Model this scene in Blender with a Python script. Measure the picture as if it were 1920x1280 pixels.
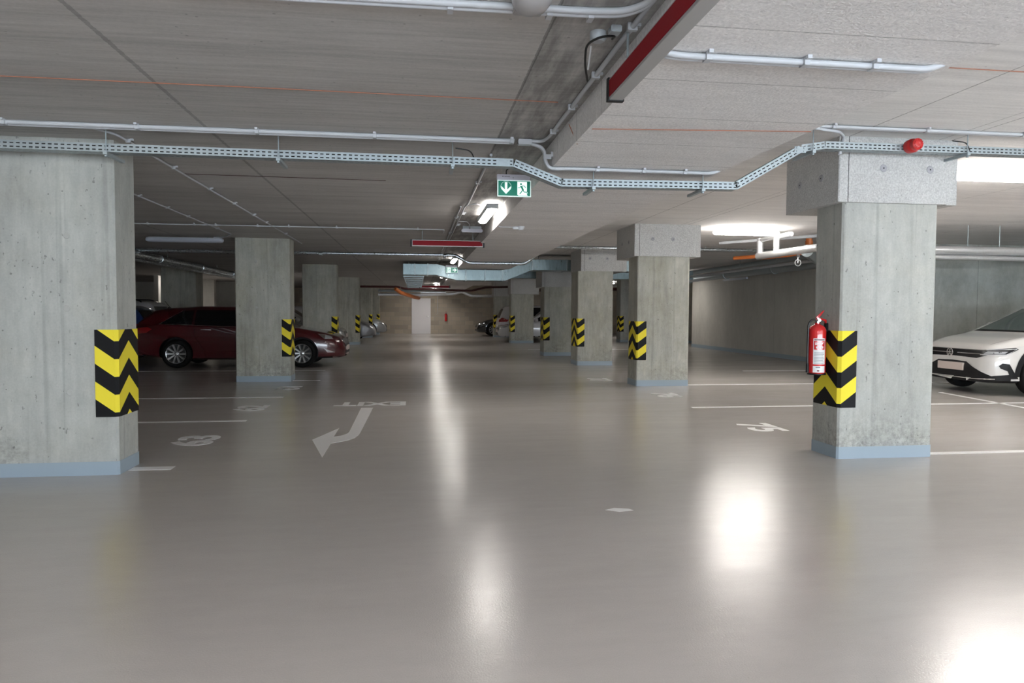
import bpy, bmesh, math, random
import numpy as np
from mathutils import Vector, Matrix
from mathutils.bvhtree import BVHTree
for o in list(bpy.data.objects): bpy.data.objects.remove(o)
S = bpy.context.scene
C = S.collection
PI = math.pi
random.seed(7)

# ---------------------------------------------------------------- camera
cam_d = bpy.data.cameras.new('camera'); cam = bpy.data.objects.new('camera', cam_d); C.objects.link(cam); S.camera = cam
yaw, pitch, roll = 0.13459, -0.041868, 0.004676
fw = Vector((math.sin(yaw)*math.cos(pitch), math.cos(yaw)*math.cos(pitch), math.sin(pitch)))
r0 = Vector((math.cos(yaw), -math.sin(yaw), 0)); u0 = r0.cross(fw)
rr = math.cos(roll)*r0 + math.sin(roll)*u0; uu = -math.sin(roll)*r0 + math.cos(roll)*u0
M = Matrix((rr, uu, -fw)).transposed().to_4x4(); M.translation = (0, 0, 1.27)
cam.matrix_world = M
cam_d.sensor_width = 36; cam_d.lens = 1320/1920*36; cam_d.clip_start = .02; cam_d.clip_end = 300
S.view_settings.view_transform = 'Standard'; S.view_settings.look = 'None'
S.view_settings.gamma = 1; S.view_settings.use_curve_mapping = False
S.view_settings.exposure = 2.15
# ---------------------------------------------------------------- daylight through the entrance behind the camera
world = bpy.data.worlds.new('world'); S.world = world; world.use_nodes = True
bg = world.node_tree.nodes['Background']; bg.inputs[0].default_value = (.80, .90, 1.0, 1); bg.inputs[1].default_value = 3.0
LAMP = 17.5          # emission of the lit tube fixtures

# ---------------------------------------------------------------- materials
def new_mat(name):
    m = bpy.data.materials.new(name); m.use_nodes = True
    return m, m.node_tree.nodes, m.node_tree.links, m.node_tree.nodes['Principled BSDF']
def plain(name, col, rough=.5, metal=0, coat=0, spec=.5, emis=None, es=0, trans=0):
    m, n, l, b = new_mat(name)
    b.inputs['Base Color'].default_value = (*col, 1); b.inputs['Roughness'].default_value = rough
    b.inputs['Metallic'].default_value = metal; b.inputs['Coat Weight'].default_value = coat
    b.inputs['Specular IOR Level'].default_value = spec; b.inputs['Transmission Weight'].default_value = trans
    if emis: b.inputs['Emission Color'].default_value = (*emis, 1); b.inputs['Emission Strength'].default_value = es
    return m
def nz(n, l, vec, sc, detail=4, rough=.55, scale3=None, loc=(0, 0, 0)):
    if scale3:
        mp = n.new('ShaderNodeMapping'); mp.inputs['Scale'].default_value = scale3; mp.inputs['Location'].default_value = loc
        l.new(vec, mp.inputs['Vector']); vec = mp.outputs[0]
    t = n.new('ShaderNodeTexNoise'); t.inputs['Scale'].default_value = sc; t.inputs['Detail'].default_value = detail
    t.inputs['Roughness'].default_value = rough; l.new(vec, t.inputs['Vector']); return t.outputs['Fac']
def mth(n, l, op, a, b=None, c=None, clamp=False):
    t = n.new('ShaderNodeMath'); t.operation = op; t.use_clamp = clamp
    for i, v in enumerate((a, b, c)):
        if v is None: continue
        if isinstance(v, (int, float)): t.inputs[i].default_value = v
        else: l.new(v, t.inputs[i])
    return t.outputs[0]
def ramp(n, l, f, a, b, c0, c1):
    t = n.new('ShaderNodeMapRange'); t.inputs[1].default_value = a; t.inputs[2].default_value = b
    t.inputs[3].default_value = c0; t.inputs[4].default_value = c1; l.new(f, t.inputs[0]); return t.outputs[0]
def mix(n, l, f, a, b, mode='MIX'):
    t = n.new('ShaderNodeMix'); t.data_type = 'RGBA'; t.blend_type = mode
    if isinstance(f, (int, float)): t.inputs[0].default_value = f
    else: l.new(f, t.inputs[0])
    for i, v in ((6, a), (7, b)):
        if isinstance(v, tuple): t.inputs[i].default_value = (*v, 1) if len(v) == 3 else v
        else: l.new(v, t.inputs[i])
    return t.outputs[2]
def concrete(name, col, streak=(1, 1, 1), mott=.16, fine=.10, pits=.5, bump=.25, grain=0., seams=None, rough=.85, stain=.0, tint=(.42, .36, .28), speck=0, edge=None):
    """seams: list of (axis, period, offset, width, darkness)"""
    m, n, l, b = new_mat(name)
    pos = n.new('ShaderNodeNewGeometry').outputs['Position']
    a = nz(n, l, pos, 1.1, 5, .6, streak); c = nz(n, l, pos, 9, 5, .65, streak, (3, 5, 7)); d = nz(n, l, pos, 60, 3, .6)
    s = nz(n, l, pos, 2.2, 6, .7, None)
    v = mth(n, l, 'MULTIPLY_ADD', ramp(n, l, a, .3, .7, -1, 1), mott, 1.0)
    v = mth(n, l, 'MULTIPLY_ADD', ramp(n, l, c, .3, .7, -1, 1), fine, v)
    v = mth(n, l, 'MULTIPLY_ADD', ramp(n, l, d, .3, .7, -1, 1), .05, v)
    vo = n.new('ShaderNodeTexVoronoi'); vo.inputs['Scale'].default_value = 13; vo.inputs['Randomness'].default_value = 1
    l.new(pos, vo.inputs['Vector'])
    sel = nz(n, l, pos, 4, 2, .5, None)
    pit = mth(n, l, 'MULTIPLY', mth(n, l, 'LESS_THAN', vo.outputs['Distance'], .09), mth(n, l, 'GREATER_THAN', sel, .52))
    v = mth(n, l, 'MULTIPLY', v, mth(n, l, 'MULTIPLY_ADD', pit, -pits, 1.0))
    bh = mth(n, l, 'MULTIPLY_ADD', pit, -1.0, mth(n, l, 'MULTIPLY', d, .4))
    if speck:
        k1 = nz(n, l, pos, 34, 2, .5, (1, 1, .55), (9, 1, 4)); k2 = nz(n, l, pos, 3.1, 2, .5, None, (2, 8, 1))
        sk = mth(n, l, 'MULTIPLY', ramp(n, l, k1, .69, .73, 0, 1), ramp(n, l, k2, .42, .52, .15, 1))
        v = mth(n, l, 'MULTIPLY', v, mth(n, l, 'MULTIPLY_ADD', sk, -speck, 1.0)); bh = mth(n, l, 'MULTIPLY_ADD', sk, -1.0, bh)
        gr = nz(n, l, pos, 16, 2, .5, (1, 1, .02), (1, 6, 2))
        v = mth(n, l, 'MULTIPLY', v, ramp(n, l, gr, .60, .70, 1, 1-speck*.4))
        sz_ = n.new('ShaderNodeSeparateXYZ'); l.new(pos, sz_.inputs[0])
        w1 = nz(n, l, pos, 1.7, 3, .6, None, (7, 2, 2)); w2 = nz(n, l, pos, 18, 6, .75, None, (3, 3, 9))
        wz = mth(n, l, 'MULTIPLY', ramp(n, l, sz_.outputs[2], .12, .50, 1, 0), ramp(n, l, w1, .38, .58, .1, 1), clamp=True)
        v = mth(n, l, 'MULTIPLY', v, mth(n, l, 'MULTIPLY_ADD', mth(n, l, 'MULTIPLY', wz, ramp(n, l, w2, .35, .62, 1, -.25)), -.42, 1.0))
        bh = mth(n, l, 'MULTIPLY_ADD', mth(n, l, 'MULTIPLY', wz, w2), 2.5, bh)
        w3 = nz(n, l, pos, 6.5, 6, .75, (1, 1, .6), (1, 9, 3))
        v = mth(n, l, 'MULTIPLY', v, ramp(n, l, w3, .35, .65, .90, 1.07))
    if grain:
        g = nz(n, l, pos, 75, 2, .5); g2 = nz(n, l, pos, 170, 2, .5)
        gg = mth(n, l, 'ADD', g, mth(n, l, 'MULTIPLY', g2, .5))
        v = mth(n, l, 'MULTIPLY', v, ramp(n, l, gg, .55, .95, 1-grain, 1+grain*.45))
        bh = mth(n, l, 'MULTIPLY_ADD', gg, 2.0, bh)
    if seams:
        sp = n.new('ShaderNodeSeparateXYZ'); l.new(pos, sp.inputs[0])
        for ax, per, off, wd, dk in seams:
            q = mth(n, l, 'ADD', sp.outputs[ax], -off)
            q = mth(n, l, 'PINGPONG', q, per/2) if per else mth(n, l, 'ABSOLUTE', q)
            wob = mth(n, l, 'MULTIPLY', nz(n, l, pos, 25, 3, .7), wd*1.6)
            ln = mth(n, l, 'LESS_THAN', q, wob)
            v = mth(n, l, 'MULTIPLY', v, mth(n, l, 'MULTIPLY_ADD', ln, -dk, 1.0))
            bh = mth(n, l, 'MULTIPLY_ADD', ln, -1.0, bh)
    if edge:      # water stains in the strip beside the beam
        sx = n.new('ShaderNodeSeparateXYZ'); l.new(pos, sx.inputs[0])
        es_ = nz(n, l, pos, 3.2, 5, .65, (3.5, .5, 1), (5, 5, 5))
        v = mth(n, l, 'MULTIPLY', v, mth(n, l, 'MULTIPLY_ADD', mth(n, l, 'MULTIPLY', mth(n, l, 'GREATER_THAN', sx.outputs[0], edge), ramp(n, l, es_, .35, .60, 0, 1)), -.46, 1.0))
    base = mix(n, l, ramp(n, l, s, .42, .72, 0, stain), (col[0], col[1], col[2]), tuple(tint))
    vc = n.new('ShaderNodeCombineColor')
    for i in range(3): l.new(v, vc.inputs[i])
    out = mix(n, l, 1.0, base, vc.outputs[0], 'MULTIPLY')
    l.new(out, b.inputs['Base Color']); b.inputs['Roughness'].default_value = rough
    bp = n.new('ShaderNodeBump'); bp.inputs['Strength'].default_value = bump; bp.inputs['Distance'].default_value = .004
    l.new(bh, bp.inputs['Height']); l.new(bp.outputs[0], b.inputs['Normal'])
    return m
MT = {}
MT['shaft'] = concrete('cast_concrete', (.41, .415, .385), (2.2, 2.2, .35), .14, .07, .45, .3, stain=.3, tint=(.36, .34, .27), speck=.42)
MT['shaft_old'] = concrete('cast_concrete_weathered', (.43, .425, .375), (2.2, 2.2, .3), .2, .1, .35, .3, stain=.6, tint=(.32, .30, .22), speck=.35)
MT['cap'] = concrete('rough_concrete', (.53, .525, .51), (1, 1, 1), .05, .04, .2, .6, grain=.22)
MT['beam'] = concrete('rough_beam_concrete', (.80, .78, .77), (.35, 2, 1), .06, .06, .25, .55, grain=.13, seams=[(1, .62, .15, .006, .35)])
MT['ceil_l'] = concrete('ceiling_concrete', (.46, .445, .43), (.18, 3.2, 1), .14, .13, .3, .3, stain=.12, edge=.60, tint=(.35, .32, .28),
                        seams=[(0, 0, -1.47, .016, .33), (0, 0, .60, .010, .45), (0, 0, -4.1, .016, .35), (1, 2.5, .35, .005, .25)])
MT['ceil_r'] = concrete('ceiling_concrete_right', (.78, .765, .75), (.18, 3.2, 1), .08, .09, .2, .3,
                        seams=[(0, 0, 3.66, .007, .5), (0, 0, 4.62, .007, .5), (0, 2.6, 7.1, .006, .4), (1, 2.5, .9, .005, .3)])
MT['wall'] = concrete('wall_concrete', (.50, .48, .435), (1.2, 1.2, .5), .1, .05, .2, .2, seams=[(1, 2.7, .2, .006, .3)], rough=.7)
MT['wall_b'] = concrete('wall_concrete_stained', (.48, .50, .47), (.9, 1, .5), .22, .08, .3, .2, seams=[(0, 2.6, 12.13, .008, .4)], stain=.4, tint=(.25, .24, .17))
MT['black_rubber'] = plain('black_rubber', (.004, .004, .005), .3, spec=.4)
MT['tyre'] = plain('tyre_rubber', (.006, .006, .006), .75, spec=.25)
MT['alloy'] = plain('alloy', (.62, .63, .64), .28, .9)
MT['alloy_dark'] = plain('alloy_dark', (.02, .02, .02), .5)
MT['chrome'] = plain('chrome', (.8, .8, .8), .12, 1)
MT['glass'] = plain('tinted_glass', (.006, .007, .008), .04, 0, 0, .6)
MT['glass_g'] = plain('green_tinted_glass', (.07, .10, .095), .05, 0, 0, .8)
MT['lamp_lens'] = plain('headlamp_lens', (.55, .57, .6), .1, .5, 1)
MT['red_lens'] = plain('red_lens', (.25, .008, .01), .15, 0, 1)
MT['plastic_dark'] = plain('dark_plastic', (.008, .008, .009), .5, spec=.3)
MT['plastic_white'] = plain('white_plastic', (.62, .63, .64), .4)
MT['conduit'] = plain('light_grey_conduit', (.49, .505, .53), .42)
MT['grey_box'] = plain('grey_plastic_box', (.42, .45, .47), .5)
MT['diff_off'] = plain('frosted_diffuser', (.42, .45, .52), .3)
MT['diff_on'] = plain('lit_diffuser', (.9, .9, .9), .4, emis=(1.0, .955, .90), es=LAMP)
MT['diff_on_soft'] = plain('lit_frosted_diffuser', (.9, .9, .9), .4, emis=(1.0, .955, .90), es=LAMP*.62)
MT['diff_grey'] = plain('frosted_clear_cover', (.40, .39, .39), .25, 0, 0, .6)
MT['paint_white'] = plain('floor_marking_paint', (.80, .78, .77), .35)
MT['skirt'] = plain('pale_blue_skirting_paint', (.29, .355, .41), .45)
MT['ext_red'] = plain('extinguisher_red', (.62, .018, .02), .22, 0, 1)
MT['panel_red'] = plain('dark_red_panel', (.24, .008, .014), .55, spec=.15)
MT['panel_grey'] = plain('aluminium_profile', (.42, .42, .42), .4, .3)
MT['siren_red'] = plain('siren_red', (.52, .02, .02), .35)
MT['white_label'] = plain('white_label', (.75, .74, .74), .5)
MT['ink'] = plain('label_ink', (.12, .02, .02), .6)
MT['ink_grey'] = plain('grey_print', (.12, .12, .15), .6)
MT['sign_green'] = plain('sign_green', (.0, .16, .10), .35, emis=(0, .30, .19), es=.05)
MT['sign_white'] = plain('sign_white', (.75, .85, .82), .35, emis=(.75, .92, .88), es=.10)
MT['sign_case'] = plain('sign_case', (.60, .60, .68), .4)
MT['orange_wire'] = plain('orange_wire', (.36, .14, .08), .5)
MT['orange_pipe'] = plain('orange_drain_pipe', (.60, .17, .04), .35)
MT['dark_red_pipe'] = plain('dark_red_pipe', (.06, .010, .009), .5)
MT['cable_black'] = plain('black_cable', (.01, .01, .01), .4)
MT['door_paint'] = plain('pale_door_paint', (.80, .775, .79), .45)
MT['plug'] = plain('plug_grey', (.36, .35, .37), .8)
MT['plug_light'] = plain('plug_mortar', (.42, .42, .39), .9)
MT['dark_hole'] = plain('dark_recess', (.01, .01, .012), .8)
MT['plate'] = plain('blank_plate', (.55, .47, .43), .5)

def galv(name, col, sc=(1, 1, 1), rough=.32, metal=.85, var=1.):
    m, n, l, b = new_mat(name)
    pos = n.new('ShaderNodeNewGeometry').outputs['Position']
    a = nz(n, l, pos, 30, 4, .6, sc)
    c = n.new('ShaderNodeCombineColor'); v = ramp(n, l, a, .3, .7, 1-.18*var, 1+.12*var)
    for i in range(3): l.new(v, c.inputs[i])
    l.new(mix(n, l, 1., col, c.outputs[0], 'MULTIPLY'), b.inputs['Base Color'])
    l.new(ramp(n, l, a, .3, .7, rough-.08*var, rough+.1*var), b.inputs['Roughness']); b.inputs['Metallic'].default_value = metal
    return m
MT['galv'] = galv('galvanised_steel', (.36, .41, .43), rough=.42, metal=.5, var=.6)
MT['galv_pipe'] = galv('galvanised_pipe', (.50, .54, .56), (1, 1, 1), rough=.28, metal=.92, var=.25)
MT['galv_duct'] = galv('galvanised_duct_sheet', (.20, .25, .26), (1, 1, .2), .34, .75)
MT['foil'] = galv('foil_insulation', (.72, .73, .74), (1, 1, 1), .3, .75, .3)

def paint_mat(name, col, rough=.25, metal=0, coat=1):
    m = plain(name, col, rough, metal, coat); m.node_tree.nodes['Principled BSDF'].inputs['Coat Roughness'].default_value = .04; return m
MT['p_red'] = paint_mat('dark_red_car_paint', (.070, .003, .006))
MT['p_greige'] = paint_mat('warm_white_car_paint', (.60, .585, .56), .3)
MT['p_blue'] = paint_mat('blue_car_paint', (.02, .06, .20))
MT['p_white'] = paint_mat('white_car_paint', (.62, .61, .62), .3)
MT['p_silver'] = paint_mat('silver_car_paint', (.42, .43, .44), .3, .5)
MT['p_black'] = paint_mat('black_car_paint', (.008, .008, .009))

# floor: glossy grey epoxy with orange-peel and faint wear
m, n, l, b = new_mat('grey_epoxy_floor'); MT['floor'] = m
pos = n.new('ShaderNodeNewGeometry').outputs['Position']
big = nz(n, l, pos, .55, 5, .6, (.5, 1.3, 1)); mid = nz(n, l, pos, 5, 6, .7, (.6, 2, 1)); fine = nz(n, l, pos, 210, 2, .5); swirl = nz(n, l, pos, 1.6, 6, .75, (.35, 1.6, 1), (4, 2, 0))
v = mth(n, l, 'MULTIPLY_ADD', ramp(n, l, big, .3, .7, -1, 1), .05, 1.)
v = mth(n, l, 'MULTIPLY_ADD', ramp(n, l, mid, .3, .7, -1, 1), .03, v)
v = mth(n, l, 'MULTIPLY_ADD', ramp(n, l, fine, .3, .7, -1, 1), .04, v)
cc = n.new('ShaderNodeCombineColor')
for i in range(3): l.new(v, cc.inputs[i])
l.new(mix(n, l, 1., (.50, .462, .436), cc.outputs[0], 'MULTIPLY'), b.inputs['Base Color'])
l.new(ramp(n, l, swirl, .3, .75, .17, .26), b.inputs['Roughness'])
b.inputs['IOR'].default_value = 1.55
bp = n.new('ShaderNodeBump'); bp.inputs['Strength'].default_value = .4; bp.inputs['Distance'].default_value = .0016
peel = nz(n, l, pos, 130, 2, .5)
l.new(peel, bp.inputs['Height']); l.new(bp.outputs[0], b.inputs['Normal'])

# far wall: concrete blockwork
m, n, l, b = new_mat('blockwork'); MT['block'] = m
pos = n.new('ShaderNodeNewGeometry').outputs['Position']
sp = n.new('ShaderNodeSeparateXYZ'); l.new(pos, sp.inputs[0]); cb = n.new('ShaderNodeCombineXYZ')
l.new(sp.outputs[0], cb.inputs[0]); l.new(sp.outputs[2], cb.inputs[1])
br = n.new('ShaderNodeTexBrick'); l.new(cb.outputs[0], br.inputs['Vector']); br.inputs['Scale'].default_value = 1
br.inputs['Brick Width'].default_value = .5; br.inputs['Row Height'].default_value = .25; br.inputs['Mortar Size'].default_value = .008
br.inputs['Color1'].default_value = (.50, .43, .34, 1); br.inputs['Color2'].default_value = (.37, .32, .26, 1); br.inputs['Mortar'].default_value = (.36, .34, .30, 1)
l.new(br.outputs[0], b.inputs['Base Color']); b.inputs['Roughness'].default_value = .9

# chevron guard
m, n, l, b = new_mat('yellow_black_chevron_rubber'); MT['chevron'] = m
uv = n.new('ShaderNodeUVMap'); sp = n.new('ShaderNodeSeparateXYZ'); l.new(uv.outputs[0], sp.inputs[0])
p = mth(n, l, 'SUBTRACT', sp.outputs[0], sp.outputs[1])
p = mth(n, l, 'FRACT', mth(n, l, 'MULTIPLY_ADD', p, 1/.274, 1.032/.274+10))
yel = mix(n, l, mth(n, l, 'LESS_THAN', p, .5), (.84, .69, .045), (.006, .006, .007))
l.new(yel, b.inputs['Base Color']); b.inputs['Roughness'].default_value = .55; b.inputs['Specular IOR Level'].default_value = .2

# tarp
m, n, l, b = new_mat('silver_tarp'); MT['tarp'] = m
pos = n.new('ShaderNodeNewGeometry').outputs['Position']
b.inputs['Base Color'].default_value = (.36, .37, .39, 1); b.inputs['Metallic'].default_value = .6; b.inputs['Roughness'].default_value = .38
bp = n.new('ShaderNodeBump'); bp.inputs['Distance'].default_value = .05; bp.inputs['Strength'].default_value = .9
l.new(nz(n, l, pos, 3.5, 3, .6, (1, 1, .5)), bp.inputs['Height']); l.new(bp.outputs[0], b.inputs['Normal'])

# ---------------------------------------------------------------- helpers
def build(name, bm, mat, parent=None, smooth=False, kind=None, loc=None):
    me = bpy.data.meshes.new(name)
    bmesh.ops.recalc_face_normals(bm, faces=bm.faces)
    bm.to_mesh(me); bm.free()
    for mm in (mat if isinstance(mat, (list, tuple)) else [mat]): me.materials.append(MT[mm] if isinstance(mm, str) else mm)
    if smooth:
        me.shade_smooth()
        if smooth != 'all': me.set_sharp_from_angle(angle=math.radians(38))
    o = bpy.data.objects.new(name, me); C.objects.link(o)
    if parent: o.parent = parent
    if loc: o.location = loc
    if kind: o['kind'] = kind
    return o
def tag(o, label, cat, group=None):
    o['label'] = label; o['category'] = cat
    if group: o['group'] = group
    return o
def thing(name, label, cat, loc=(0, 0, 0), rz=0, group=None):
    o = bpy.data.objects.new(name, None); C.objects.link(o); o.location = loc; o.rotation_euler = (0, 0, rz); o.empty_display_size = .1
    return tag(o, label, cat, group)
def box(bm, x0, x1, y0, y1, z0, z1, mi=0):
    vs = [bm.verts.new((x, y, z)) for x in (x0, x1) for y in (y0, y1) for z in (z0, z1)]
    fs = []
    for f in ((0, 1, 3, 2), (4, 6, 7, 5), (0, 4, 5, 1), (2, 3, 7, 6), (0, 2, 6, 4), (1, 5, 7, 3)):
        k = bm.faces.new([vs[i] for i in f]); k.material_index = mi; fs.append(k)
    return vs
def bbox(x0, x1, y0, y1, z0, z1, bev=.005, seg=2):
    bm = bmesh.new(); box(bm, x0, x1, y0, y1, z0, z1)
    if bev: bmesh.ops.bevel(bm, geom=list(bm.edges), offset=bev, segments=seg, affect='EDGES')
    return bm
def prism(bm, pts, z0, z1, mi=0):
    lo = [bm.verts.new((x, y, z0)) for x, y in pts]; hi = [bm.verts.new((x, y, z1)) for x, y in pts]
    n_ = len(pts); fs = [bm.faces.new(lo[::-1]), bm.faces.new(hi)]
    for i in range(n_): fs.append(bm.faces.new((lo[i], lo[(i+1) % n_], hi[(i+1) % n_], hi[i])))
    for f in fs: f.material_index = mi
    return fs
def frame(d):
    d = d.normalized(); a = Vector((0, 0, 1)) if abs(d.z) < .9 else Vector((1, 0, 0))
    u = d.cross(a).normalized(); return u, u.cross(d).normalized()
def tube(bm, pts, r, seg=12, cap=True):
    pts = [Vector(p) for p in pts]; rings = []
    u = None
    for i, p in enumerate(pts):
        if i == 0: t = pts[1]-p
        elif i == len(pts)-1: t = p-pts[i-1]
        else: t = (pts[i+1]-p).normalized()+(p-pts[i-1]).normalized()
        t.normalize()
        if u is None: u, w = frame(t)
        else: u = (u - t*u.dot(t)).normalized(); w = t.cross(u)*-1; w = u.cross(t).normalized()
        k = 1.
        if 0 < i < len(pts)-1: k = 1/max(.5, t.dot((p-pts[i-1]).normalized()))
        rings.append([bm.verts.new(p+(u*math.cos(2*PI*j/seg)+w*math.sin(2*PI*j/seg))*r*(k if False else 1)) for j in range(seg)])
    for a, b_ in zip(rings, rings[1:]):
        for j in range(seg): bm.faces.new((a[j], a[(j+1) % seg], b_[(j+1) % seg], b_[j]))
    if cap: bm.faces.new(rings[0][::-1]); bm.faces.new(rings[-1])
def fillet(pts, rad, n_=5):
    pts = [Vector(p) for p in pts]; out = [pts[0]]
    for a, p, c in zip(pts, pts[1:], pts[2:]):
        d1 = (a-p); d2 = (c-p); k = min(rad, d1.length*.45, d2.length*.45); s = p+d1.normalized()*k; e = p+d2.normalized()*k
        for i in range(n_+1):
            t = i/n_; out.append(s*(1-t)**2+p*2*t*(1-t)+e*t*t)
    out.append(pts[-1]); return out
def lathe(bm, prof, seg=32, axis='z', org=(0, 0, 0), mi=0, nocap=False):
    """prof: [(r,h)] about axis"""
    rings = []; ox, oy, oz = org
    for r, h in prof:
        ring = []
        for j in range(seg):
            a = 2*PI*j/seg; c, s_ = r*math.cos(a), r*math.sin(a)
            if axis == 'z': q = (ox+c, oy+s_, oz+h)
            elif axis == 'y': q = (ox+c, oy+h, oz+s_)
            else: q = (ox+h, oy+c, oz+s_)
            ring.append(bm.verts.new(q))
        rings.append(ring)
    for a, b_ in zip(rings, rings[1:]):
        for j in range(seg): bm.faces.new((a[j], a[(j+1) % seg], b_[(j+1) % seg], b_[j])).material_index = mi
    for r_ in ((rings[0], rings[-1]) if abs(prof[0][0]-prof[-1][0]) > 1e-6 or abs(prof[0][1]-prof[-1][1]) > 1e-6 else ()):
        if nocap: break
        try: bm.faces.new(r_).material_index = mi
        except ValueError: pass
def text_bm(body, size, sx=1., align='CENTER', depth=.0015, bold=0):
    cu = bpy.data.curves.new('txt', 'FONT'); cu.body = body; cu.size = size; cu.align_x = align; cu.align_y = 'CENTER'; cu.extrude = depth/2; cu.offset = bold
    cu.resolution_u = 4
    o = bpy.data.objects.new('txt', cu); C.objects.link(o)
    bpy.context.view_layer.update()
    me = bpy.data.meshes.new_from_object(o.evaluated_get(bpy.context.evaluated_depsgraph_get()))
    bm = bmesh.new(); bm.from_mesh(me); bmesh.ops.scale(bm, vec=(sx, 1, 1), verts=bm.verts)
    bpy.data.objects.remove(o); bpy.data.meshes.remove(me); bpy.data.curves.remove(cu)
    return bm
def xf(bm, mat): bmesh.ops.transform(bm, matrix=mat, verts=bm.verts); return bm

# ---------------------------------------------------------------- the setting
ZL, ZR, ZB = 2.56, 2.78, 2.37         # left slab, right slab, beam underside
BX0, BX1 = 1.02, 2.36
bm = bmesh.new(); box(bm, -17, 16, -6, 41, -.2, 0); build('floor', bm, 'floor', kind='structure')
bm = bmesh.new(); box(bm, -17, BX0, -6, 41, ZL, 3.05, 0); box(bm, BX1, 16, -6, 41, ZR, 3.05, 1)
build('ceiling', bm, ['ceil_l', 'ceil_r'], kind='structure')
bm = bmesh.new(); box(bm, BX0, BX1, -6, 40.65, ZB, 3.05); build('trim_1', bm, 'beam', kind='structure')
bm = bmesh.new(); box(bm, -17, 16, 40.65, 40.9, 0, 3.05); build('wall_far', bm, 'block', kind='structure')
bm = bmesh.new(); box(bm, -17.2, -17, -6, 41, 0, 2.56); build('wall_left', bm, 'wall', kind='structure')
bm = bmesh.new(); box(bm, 15.9, 16.1, -6, 14, 0, 2.78); build('wall_right_near', bm, 'wall_b', kind='structure')
bm = bmesh.new(); box(bm, 15.9, 16.1, 25.2, 40.65, 0, 2.78); build('wall_right_far', bm, 'wall', kind='structure')
bm = bmesh.new(); box(bm, 10.2, 16, 13.9, 25.2, 0, 2.78)
for f in bm.faces: f.material_index = 1 if f.calc_center_median().y < 14 else 0
build('wall_right', bm, ['wall', 'wall_b'], kind='structure')
bm = bmesh.new(); box(bm, -17, -9.6, 34.0, 34.2, 0, 2.56); build('wall_back_left', bm, 'wall', kind='structure')
bm = bmesh.new(); box(bm, -9.66, -9.50, 27.7, 29.6, 0, 2.56); build('wall_fin_left', bm, 'wall', kind='structure')
bm = bmesh.new(); box(bm, -9.6, -8.42, 31.0, 31.3, 0, 2.56); build('wall_inner_left', bm, 'wall', kind='structure')
bm = bmesh.new(); box(bm, -8.95, -8.1, 33.0, 33.3, 0, 2.56); build('wall_recess_left', bm, 'wall', kind='structure')
bm = bmesh.new(); box(bm, -17, 16, -6.2, -6, 2.1, 3.05); box(bm, -17, -3, -6.2, -6, 0, 2.1); box(bm, 12.5, 16, -6.2, -6, 0, 2.1)
build('wall_entrance', bm, 'wall', kind='structure')  # unseen wall; opening shifted right to send more daylight to that side
# skirting paint on the walls
bm = bmesh.new(); box(bm, 10.194, 10.2, 13.894, 25.206, 0, .12); build('baseboard_right', bm, 'skirt', kind='structure')
bm = bmesh.new(); box(bm, 10.2, 15.9, 13.894, 13.9, 0, .12); build('baseboard_right_front', bm, 'skirt', kind='structure')
# door in the far wall
bm = bmesh.new(); box(bm, -.24, .74, 40.60, 40.65, 0, 1.98); d = build('door_1', bm, 'door_paint', kind='structure')
bm = bmesh.new()
box(bm, -.29, -.24, 40.585, 40.65, 0, 2.03); box(bm, .74, .79, 40.585, 40.65, 0, 2.03); box(bm, -.24, .74, 40.585, 40.65, 1.98, 2.03)
build('door_frame', bm, 'door_paint', d)
bm = bmesh.new(); tube(bm, fillet([(.66, 40.60, 1.0), (.66, 40.55, 1.0), (.55, 40.55, 1.0)], .02), .01, 8); build('door_handle', bm, 'chrome', d, True)

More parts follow.
